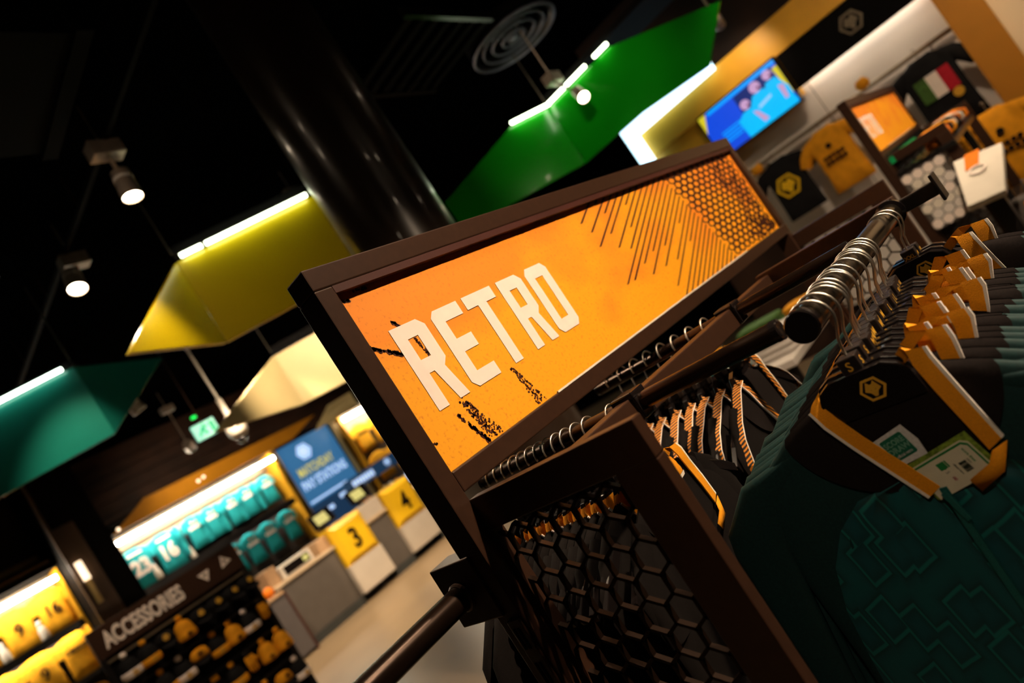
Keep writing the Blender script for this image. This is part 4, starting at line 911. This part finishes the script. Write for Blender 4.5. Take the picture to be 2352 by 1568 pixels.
for k in range(5):
    m = MB(); m.lathe([(0, 0), (.05, .005), (.075, .05), (.06, .11), (.03, .135), (0, .14)], (-9.42 + .02 * k, 3.42 + .11 * k, .90), (.1 * math.sin(k * 2), .15 * math.cos(k), 1), 14)
    tag(m.build('soft_toy_ball', 'gold_shirt' if k % 2 else 'orange_print', None, True, loc=(-9.42 + .02 * k, 3.42 + .11 * k, .90)), f'small orange plush ball on the end cabinet, {ORD[k]} from the left', 'plush ball', 'plush balls on the end cabinet')
for k, (y, z) in enumerate(((5.28, 1.215), (6.02, 1.215))):
    t = thing('till_monitor', ('black till monitor with pale yellow screen above number 3', 'black till monitor beside number 4')[k], 'monitor', (XC - .35, y, .965))
    MB().box(XC - .40, XC - .30, y - .03, y + .03, .965, 1.25).build('stand', 'black_metal', t); MB().obox((XC - .30, y, 1.38), (0, .20, 0), (.02, 0, .006), (-.03, 0, .12)).build('monitor_case', 'black_gloss', t, bevel=.008)
    MB().obox((XC - .276, y - .02, 1.385), (0, .11, 0), (.002, 0, 0), (-.022, 0, .075)).build('screen', 'screen_yellowish', t)
# black stand with white header behind number 4
t = thing('gift_stand', 'black stand with pale header lettering behind the number 4', 'display stand', (-10.6, 6.9, 0))
MB().box(-10.85, -10.40, 6.30, 7.7, 0, 1.02).build('stand_body', 'black_metal', t); MB().box(-10.45, -10.38, 6.30, 7.75, 1.44, 1.66).build('header', 'banner_dark', t)
for y in (6.34, 7.70): MB().box(-10.45, -10.41, y - .02, y + .02, 1.02, 1.44).build('upright', 'black_metal', t)
m = MB()
for k in range(8): m.box(-10.378, -10.374, 6.42 + k * .062, 6.466 + k * .062, 1.49, 1.60)
m.build('header_lettering', 'banner_white', t)
m = MB(); emblem(m, (-10.378, 7.25, 1.56), (0, 1, 0), (0, 0, 1), .07, .004); m.build('header_emblem', 'banner_white', t)
cm = ['gold_shirt', 'cardboard', 'banner_white', 'screen_yellowish', 'gold_trim', 'white_plastic']
for k in range(9):
    y = 6.42 + k * .14; hgt = .10 + .09 * rb.random(); m = MB(); m.box(-10.56, -10.44, y, y + .09, 1.022, 1.02 + hgt); m.lathe([(.04, 0), (.04, .03), (.0, .04)], (-10.50, y + .045, 1.02 + hgt), (0, 0, 1), 12)
    tag(m.build('gift_pack', cm[k % 6], None, bevel=.004, loc=(-10.50, y, 1.02)), f'small gift pack on the black stand, {ORD[k]} from the left', 'gift pack', 'gift packs on the black stand')
m = MB(); m.lathe([(0, 0), (.03, .005), (.03, .05), (0, .055)], (-10.42, 6.98, 1.03), (0, 0, 1), 14); tag(m.build('blue_lamp', 'led_blue_dot', None, True, loc=(-10.42, 6.98, 1.03)), 'tiny glowing blue light on the black stand', 'light')

# ================================================================== ACCESSORIES STAND
XA = -6.5
ac = thing('accessories_stand', 'black wheeled stand with ACCESSORIES header full of hats', 'display stand', (XA, 2.0, 0))
MB().box(XA - .05, XA, 1.34, 2.64, 1.475, 1.715).build('header', 'bronze_metal', ac, bevel=.003)
m = text_mb('ACCESSORIES', .185, (XA + .001, 1.42, 1.532), (0, 1, 0), (0, 0, 1), .003, .035, .58); m.build('lettering', 'white_print', ac)
for (cy, cz, rot) in ((2.30, 1.60, 0.6), (2.50, 1.61, 1.8)):
    tri = [(cy + .062 * math.cos(rot + a), cz + .062 * math.sin(rot + a)) for a in (0, 2.1, 4.2)]; hol = [(cy + .022 * math.cos(rot + a), cz + .022 * math.sin(rot + a)) for a in (0, 2.1, 4.2)]
    MB().plate([tri, hol], (XA + .001, 0, 0), (0, 1, 0), (0, 0, 1), .003).build('arrow_mark', 'white_print', ac)
for y in (1.36, 2.62): MB().box(XA - .04, XA - .005, y - .02, y + .02, .05, 1.475).build('post', 'black_metal', ac, bevel=.003)
MB().box(XA - .045, XA - .035, 1.38, 2.60, .12, 1.475).build('back_mesh', 'black_matte', ac); MB().box(XA - .4, XA + .05, 1.34, 2.64, .06, .12).build('base', 'black_metal', ac)
for z in (1.435, 1.16, .86, .56): MB().box(XA - .034, XA - .01, 1.36, 2.62, z - .01, z + .01).build('peg_rail', 'steel_rail' if z > 1.4 else 'black_metal', ac)
def make_beanie(mt, trim):
    t = thing('bobble_hat', '', 'hat')
    m = MB(); m.lathe([(.085, -.20), (.092, -.19), (.094, -.14), (.090, -.12), (.088, -.08), (.070, -.035), (.035, -.010), (0, -.004)], (0, 0, 0), (0, 0, 1), 18); m.build('crown', mt, t, True)
    m = MB(); m.lathe([(.094, -.205), (.1, -.195), (.1, -.145), (.094, -.135)], (0, 0, 0), (0, 0, 1), 18); m.build('cuff', trim, t, True)
    m = MB(); m.lathe([(0, 0), (.025, .006), (.036, .03), (.025, .055), (0, .062)], (0, 0, -.006), (0, 0, 1), 12); m.build('bobble', trim, t, True)
    m = MB(); emblem(m, (.1005, 0, -.17), (0, 1, 0), (0, 0, 1), .03, .002); m.build('badge', 'gold_print' if mt != 'gold_shirt' else 'black_fabric', t)
    register(t); return t
def make_cap(mt, trim):
    t = thing('baseball_cap', '', 'cap')
    m = MB(); m.lathe([(.085, -.10), (.088, -.07), (.078, -.03), (.048, -.006), (0, .0)], (0, 0, 0), (0, 0, 1), 18); m.build('crown', mt, t, True)
    m = MB(); m.plate([[(.0, -.075), (.09, -.06), (.13, -.03), (.14, 0), (.13, .03), (.09, .06), (0, .075)]], (.02, 0, -.102), (1, 0, -.35), (0, 1, 0), .006); m.build('peak', trim, t)
    m = MB(); emblem(m, (.087, 0, -.055), (0, 1, 0), (-.25, 0, 1), .032, .002); m.build('badge', 'gold_print' if mt != 'gold_shirt' else 'black_fabric', t)
    register(t); return t
def make_glove(mt, trim):
    t = thing('knit_glove', '', 'glove')
    m = MB(); m.loft([ring(0, 0, z, w, .018, 14, 2.4) for z, w in ((-.0, .036), (-.05, .036), (-.055, .046), (-.13, .05), (-.15, .04))]); 
    m.build('palm', mt, t, True)
    m = MB()
    for k in range(4): m.tube([(-.033 + k * .022, 0, -.14), (-.036 + k * .024, 0, -.20 - .012 * (1 if k in (1, 2) else 0))], [.011, .009], 8)
    m.tube([(.035, 0, -.08), (.066, 0, -.11), (.068, 0, -.135)], [.014, .012, .009], 8); m.build('fingers', mt, t, True)
    m = MB(); m.loft([ring(0, 0, z, .038, .020, 14, 2.4) for z in (0, -.045)]); m.build('cuff', trim, t, True)
    register(t); return t
bn = [make_beanie('gold_shirt', 'gold_shirt'), make_beanie('black_shirt', 'gold_shirt'), make_beanie('black_shirt', 'white_print')]
cp = [make_cap('black_shirt', 'black_shirt'), make_cap('gold_shirt', 'black_shirt')]; gl = [make_glove('gold_shirt', 'black_shirt'), make_glove('black_shirt', 'gold_shirt')]
rows = [(1.40, [bn[2], bn[1], cp[0], bn[0], cp[0], cp[0], cp[0], cp[0]], 'top'), (1.13, [gl[0], bn[1], bn[2], cp[1], bn[1], bn[0], bn[2], gl[0]], 'second'), (.83, [cp[1], bn[0], bn[2], gl[1], bn[1], gl[0], bn[0], bn[0]], 'third'), (.53, [bn[1], bn[0], cp[0], bn[2], bn[0], bn[1], cp[1], bn[2]], 'lowest')]
for z, it, rn in rows:
    for k, p in enumerate(it):
        kind = p['category']; place(p, USED, f'{ORD[k]} item from the left, a {kind}, on the {rn} row of the accessories stand', (XA + .10, 1.46 + k * .152, z + (.03 if kind == 'glove' else 0)), (math.pi / 2 if kind == 'glove' else 0) + rb.uniform(-.2, .2), 'hats, caps and gloves on the accessories stand', .80 if kind == 'hat' else .88)

# ================================================================== FAR SHIRT WALL
YW = 7.0
t = thing('wall_bulkhead', 'yellow bulkhead band above the hanging shirts', 'bulkhead', (-1.5, YW + .1, 2.7))
MB().box(-3.05, -.31, YW, YW + .25, 2.71, 3.02).build('upper_band', 'yellow_paint', t, bevel=.004); MB().box(-3.05, -2.37, YW + .03, YW + .25, 1.9, 2.71).build('side_backing', 'yellow_paint', t); MB().box(-2.37, -1.47, YW + .03, YW + .15, 2.28, 2.71).build('tv_backing', 'yellow_paint', t)
t = thing('black_fascia', 'black fascia board with two hexagon wolf emblems', 'fascia', (-.9, YW, 2.35)); MB().box(-1.47, -.31, YW + .02, YW + .05, 2.345, 2.71).build('fascia_board', 'black_matte', t, bevel=.003)
for k, x in enumerate((-.845, -.28 - .12)):
    m = MB(); emblem(m, (x, YW + .018, 2.53 if k == 0 else 2.60), (1, 0, 0), (0, 0, 1), .105, .004); m.build('emblem', 'steel_rail', t)
t = thing('shirt_wall_panel', 'white backlit panel behind the hanging shirts', 'wall panel', (-1.2, YW + .2, 0))
MB().box(-2.34, -1.42, YW + .19, YW + .25, .3, 2.70).build('panel', 'panel_white', t); MB().box(-1.41, -.30, YW + .19, YW + .25, .3, 2.70).build('panel', 'panel_white', t); MB().box(-1.42, -1.41, YW + .20, YW + .25, .3, 2.345).build('joint', 'grey_panel', t)
MB().box(-1.45, -.33, YW + .08, YW + .11, 2.40, 2.42).build('light_strip', 'led_fascia', t)
t = thing('wall_hanging_rail', 'dark steel hanging rail across the white panel', 'rail', (-1.2, YW + .05, 1.99)); m = MB(); m.tube([(-2.30, YW + .10, 1.985), (-.31, YW + .10, 1.985)], .020, 12); m.build('rail_tube', 'steel_rail', t, True)
m = MB()
for x in (-2.1, -1.4, -.5): m.tube([(x, YW + .10, 1.985), (x, YW + .20, 1.985)], .012, 8)
m.build('rail_bracket', 'steel_rail', t)
def pr_hexbadge():
    m = MB(); emblem(m, (-.02, FY, -.30), U, V, .13, .002); return ('emblem_print', m, 'sign_yellow')
def pr_flag(c, a, b): return ('flag_stripe', MB().plate([[(a, -.36), (b, -.36), (b, -.16), (a, -.16)]], (-.0, FY, 0), U, V, .002), c)
def pr_round(): return ('round_badge', MB().plate([ngon(16, .04, .10, -.40)], (0, FY - .001, 0), U, V, .002), 'gold_print')
sb1 = make_shirt('black_tee', 'black_shirt', [pr_hexbadge()], sl=1.25); 
def pr_text():
    m = MB(); m.plate([ngon(6, .03, 0, -.18)], (0, FY, 0), U, V, .002)
    for r_ in range(2):
        for k in range(5): m.plate([[(-.11 + k * .045, -.30 - r_ * .055), (-.075 + k * .045, -.30 - r_ * .055), (-.075 + k * .045, -.265 - r_ * .055), (-.11 + k * .045, -.265 - r_ * .055)]], (0, FY, 0), U, V, .002)
    return ('chest_print', m, 'black_fabric')
sy = make_shirt('yellow_tee', 'gold_shirt', [pr_text()], sl=1.25); sf = make_shirt('flag_tee', 'black_shirt', [pr_flag('flag_green', -.13, -.04), pr_flag('white_print', -.04, .05), pr_flag('red_print', .05, .14), pr_round()], sl=1.25)
place(sb1, USED, 'black tee with yellow hexagon wolf emblem right of the sign', (-1.98, YW - .02, 1.93), .12, None, .92); place(sy, USED, 'yellow tee with small dark chest print on the far wall', (-1.50, YW - .05, 1.92), -.1, None, .92)
place(sf, USED, 'black tee with green, white and red flag print', (-.60, YW - .08, 1.93), .05, None, 1.02)
place(sy, USED, 'yellow tee hanging at the right edge below the flag tee', (-.40, YW - .55, 1.28), 0, None, .95)
for k, (x, z, c) in enumerate(((-2.14, 1.90, 'gold_shirt'), (-1.02, 1.98, 'gold_shirt'), (-.62, 1.30, 'gold_shirt'))):
    m = MB(); m.lathe([(.0, 0), (.045, .01), (.06, .05), (.045, .09), (0, .1)], (x, YW - .10, z), (0, 0, 1), 14); m.tube([(x, YW - .10, z + .09), (x, YW + .10, z + .12)], .005, 6)
    tag(m.build('plush_keyring', c, None, True, loc=(x, YW - .10, z)), ('yellow plush keyring left of the black wolf tee', 'yellow plush keyring beside the orange rack sign', 'yellow plush keyring below the flag tee')[k], 'plush keyring')
# screen
t = thing('wall_television', 'blue wall television showing cheering players', 'television', (-1.92, YW - .05, 2.27)); tx, tz, tw, th = -1.925, 2.475, .86, .46
def tvq(x, z, dy=0): return (tx + x * tw, YW - .062 - dy, tz + z * th)
MB().box(tx - tw / 2 - .02, tx + tw / 2 + .02, YW - .06, YW + .03, tz - th / 2 - .02, tz + th / 2 + .02).build('bezel', 'black_gloss', t, bevel=.004)
def tvp(name, pts, mt, k): MB().plate([[(x * tw, z * th) for x, z in pts]], (tx, YW - .061 - k * .0006, tz), (1, 0, 0), (0, 0, 1), .0005).build(name, mt, sc_)
sc_ = MB().plate([[(-tw / 2, -th / 2), (tw / 2, -th / 2), (tw / 2, th / 2), (-tw / 2, th / 2)]], (tx, YW - .0605, tz), (1, 0, 0), (0, 0, 1), .0005).build('screen', 'tv_blue', t)
tvp('screen_band', [(-.38, .42), (.5, .42), (.5, .5), (-.38, .5)], 'tv_sky', 1); tvp('screen_band', [(.2, -.5), (.5, -.5), (.5, -.38), (.1, -.42)], 'tv_sky', 1)
tvp('screen_corner', [(-.5, .5), (-.5, .10), (-.44, .34), (-.40, .5)], 'tv_yellow', 2); tvp('screen_corner', [(.5, .36), (.5, -.3), (.46, -.1), (.44, .36)], 'tv_yellow', 2)
tvp('screen_crowd', [(-.05, .40), (.44, .42), (.44, .0), (-.05, -.0)], 'tv_navy', 1)
for k, (x, z, s) in enumerate(((.02, .12, 1.0), (.20, .28, 1.15), (.37, .32, .95))):
    tvp('player_shirt', [(x - .14 * s, -.50), (x - .16 * s, -.10), (x - .06 * s, z - .12), (x + .06 * s, z - .12), (x + .13 * s, -.12), (x + .12 * s, -.5)], 'tv_shirt', 3 + k * 3)
    tvp('player_head', [(x + a * .10 / 1.87 * s, z + b * .10 * s) for a, b in ngon(12, 1.05)], 'tv_skin', 4 + k * 3); tvp('player_mouth', [(x + .03 + a * .03 / 1.87, z - .05 + b * .04) for a, b in ngon(8, 1)], 'tv_dark', 5 + k * 3)
tvp('player_arm', [(.05, -.1), (.10, -.14), (.16, -.40), (.10, -.42)], 'tv_skin', 13); tvp('player_arm', [(.40, .02), (.46, -.02), (.44, -.30), (.40, -.30)], 'tv_skin', 13); tvp('sponsor_print', [(.13, -.08), (.30, -.02), (.30, -.08), (.13, -.14)], 'tv_white', 13)
for k in range(4): tvp('screen_text', [(-.36, -.10 - k * .07), (-.12 - .03 * (k % 2), -.10 - k * .07), (-.12 - .03 * (k % 2), -.065 - k * .07), (-.36, -.065 - k * .07)], 'tv_sky', 14)
# glowing white portal beside the bulkhead
t = thing('light_portal', 'bright white glowing portal edge left of the yellow bulkhead', 'light box', (-2.5, YW - .05, 2.6))
MB().box(-3.10, -1.95, YW - .10, YW - .02, 2.985, 3.15).build('top_light', 'led_cool', t, bevel=.01); MB().box(-3.10, -2.955, YW - .10, YW - .02, 2.62, 2.98).build('side_light', 'led_cool', t, bevel=.01)
MB().box(-3.08, -1.97, YW - .02, YW + .0, 3.03, 3.14).build('light_backing', 'black_matte', t)
# yellow column, beige wall with black poster at the right edge
t = thing('square_column', 'yellow painted square column at the right edge', 'column', (-.18, YW, 0)); MB().box(-.31, -.045, YW - .12, YW + .25, 0, 3.3).build('shaft', 'amber_paint', t, bevel=.004)
t = thing('beige_partition', 'beige partition wall right of the yellow column', 'partition', (.6, YW, 0)); MB().box(-.045, 1.6, YW - .02, YW + .25, 0, 3.3).build('panel', 'beige_wall', t)
t = thing('black_poster', 'black poster on the beige partition', 'poster', (.4, YW - .05, 1.6)); MB().box(.16, .75, YW - .05, YW - .02, 1.30, 1.93).build('poster_board', 'black_matte', t, bevel=.003)

# ================================================================== SECOND RACK AND GOODS BEYOND
r2 = build_rack('second display rack with a small foreshortened orange sign', 3.86, printed=False, detail=False)
MB().box(-.775, -.46, 4.46, 6.1, 1.30, 1.33).build('shelf', 'black_metal', r2, bevel=.003); MB().box(-.775, -.46, 4.46, 6.1, .70, .73).build('shelf', 'black_metal', r2, bevel=.003)
MB().box(-.50, -.46, 5.30, 5.36, .0, 1.30).build('post', 'black_metal', r2, bevel=.003); MB().box(-.80, -.775, 4.5, 6.25, .1, 1.45).build('back_panel', 'black_matte', r2)
MB().box(-.77, -.74, 4.48, 5.5, 1.39, 1.43).build('shelf_edge', 'bright_green', r2)
t = thing('honeycomb_print', 'white honeycomb board on the end of the second rack', 'framed print', (-.66, 4.46, .94))
MB().box(-.772, -.545, 4.458, 4.468, .94, 1.30).build('backing', 'grey_panel', t)
for j in range(8):
    for i in range(6):
        xc, zc = -.745 + i * .058 + (.029 if j % 2 else 0), .972 + j * .050
        if xc > -.565 or zc > 1.28: continue
        m = MB(); m.plate([ngon(6, .0300, xc, zc, math.pi / 2)], (0, 4.458, 0), (1, 0, 0), (0, 0, 1), .006); m.build('hexagon_tile', ('white_print', 'panel_white', 'white_plastic')[(i * 3 + j) % 3], t)
cols = ['orange_print', 'gold_shirt', 'black_shirt', 'grey_panel', 'white_plastic']
for k in range(7):
    y = 4.55 + k * .21; m = MB(); r_ = .05 + .012 * (k % 3); m.lathe([(0, 0), (r_, .004), (r_, .10), (r_ * .9, .11), (r_ * .9, .02), (0, .02)], (-.55, y, 1.33), (0, 0, 1), 16); m.tube([(-.55 + r_, y, 1.35), (-.55 + r_ + .04, y, 1.37), (-.55 + r_ + .04, y, 1.41), (-.55 + r_, y, 1.43)], .008, 6)
    tag(m.build('mug', cols[k % 5], None, True, loc=(-.55, y, 1.33)), f'mug on the shelf of the second rack, {ORD[k]} from the near end', 'mug', 'mugs on the second rack')
t = thing('white_plinth', 'white angled display plinth with orange and ring print', 'plinth', (-.42, 4.2, 0))
m = MB(); m.poly3([(-.535, 4.05, 1.00), (-.37, 4.05, .985), (-.30, 4.40, 1.16), (-.52, 4.40, 1.20)], .04); m.build('angled_top', 'white_plastic', t, bevel=.006); MB().box(-.47, -.40, 4.17, 4.30, 0, 1.02).build('plinth_post', 'black_metal', t)
m = MB(); m.poly3([(-.48, 4.27, 1.165), (-.42, 4.27, 1.160), (-.39, 4.39, 1.222), (-.46, 4.39, 1.228)], .004); m.build('orange_print', 'orange_print', t)
m = MB(); m.plate([ngon(20, .040), ngon(20, .030)], (-.43, 4.24, 1.146), (.99, 0, -.1), (0, .89, .45), .006); m.build('ring_print', 'white_print', t)
for k, (x, y, z, c) in enumerate(((-.22, 4.25, .62, 'orange_print'), (-.02, 4.5, .60, 'white_plastic'), (-.30, 4.62, .60, 'grey_panel'))):
    t = thing('carrier_bag', ('orange carrier bag below the white plinth', 'white carrier bag at the right edge', 'grey folded bag below the white plinth')[k], 'bag', (x, y, 0), 0, 'carrier bags by the plinth')
    m = MB(); m.loft([ring(x, y, q, w, .05, 18, 4, .15, q * 20) for q, w in ((.0, .14), (.25, .15), (z, .15), (z + .25, .14), (z + .27, .13))]); m.build('bag_body', c, t, True)
    m = MB(); m.tube([(x - .05, y, z + .26), (x - .04, y, z + .34), (x + .04, y, z + .34), (x + .05, y, z + .26)], .006, 6); m.build('handle', c, t)

# ================================================================== DISPLAY TABLE SEEN UNDER THE SIGN
t = thing('display_table', 'white display table of folded shirts, glimpsed under the retro sign', 'table', (-1.85, 3.75, 0))
MB().box(-2.35, -1.35, 3.2, 4.4, .86, .90).build('table_top', 'panel_white', t, bevel=.004)
for x in (-2.3, -1.4):
    for y in (3.25, 4.35): MB().box(x - .02, x + .02, y - .02, y + .02, 0, .86).build('leg', 'black_metal', t)
for k, (x, y, n, c) in enumerate(((-2.15, 3.4, 4, 'panel_white'), (-1.8, 3.4, 3, 'teal_shirt'), (-1.5, 3.45, 4, 'panel_white'), (-2.1, 3.85, 3, 'gold_shirt'), (-1.7, 3.9, 4, 'flag_green'), (-1.5, 4.2, 3, 'gold_shirt'))):
    for q in range(n):
        m = MB(); z = .901 + q * .035; m.loft([ring(x, y, z + a, w, w * .8, 20, 5, .02) for a, w in ((0, .125), (.008, .135), (.024, .135), (.032, .125))])
        tag(m.build('folded_shirt_stack', c, None, True, loc=(x, y, z)), f'folded shirt on the white table, {("bottom", "second", "third", "fourth")[q]} of {("the near left", "the near middle", "the near right", "the far left", "the green", "the far right")[k]} pile', 'folded shirt', 'folded shirts on the white table')
spotlight('warm spotlight above the folded shirt table, out of the frame', (-1.3, 3.9, 3.95), (-1.8, 3.8, .9), 160, 50, 0.9, stem=(-1.3, 3.9, 4.05))
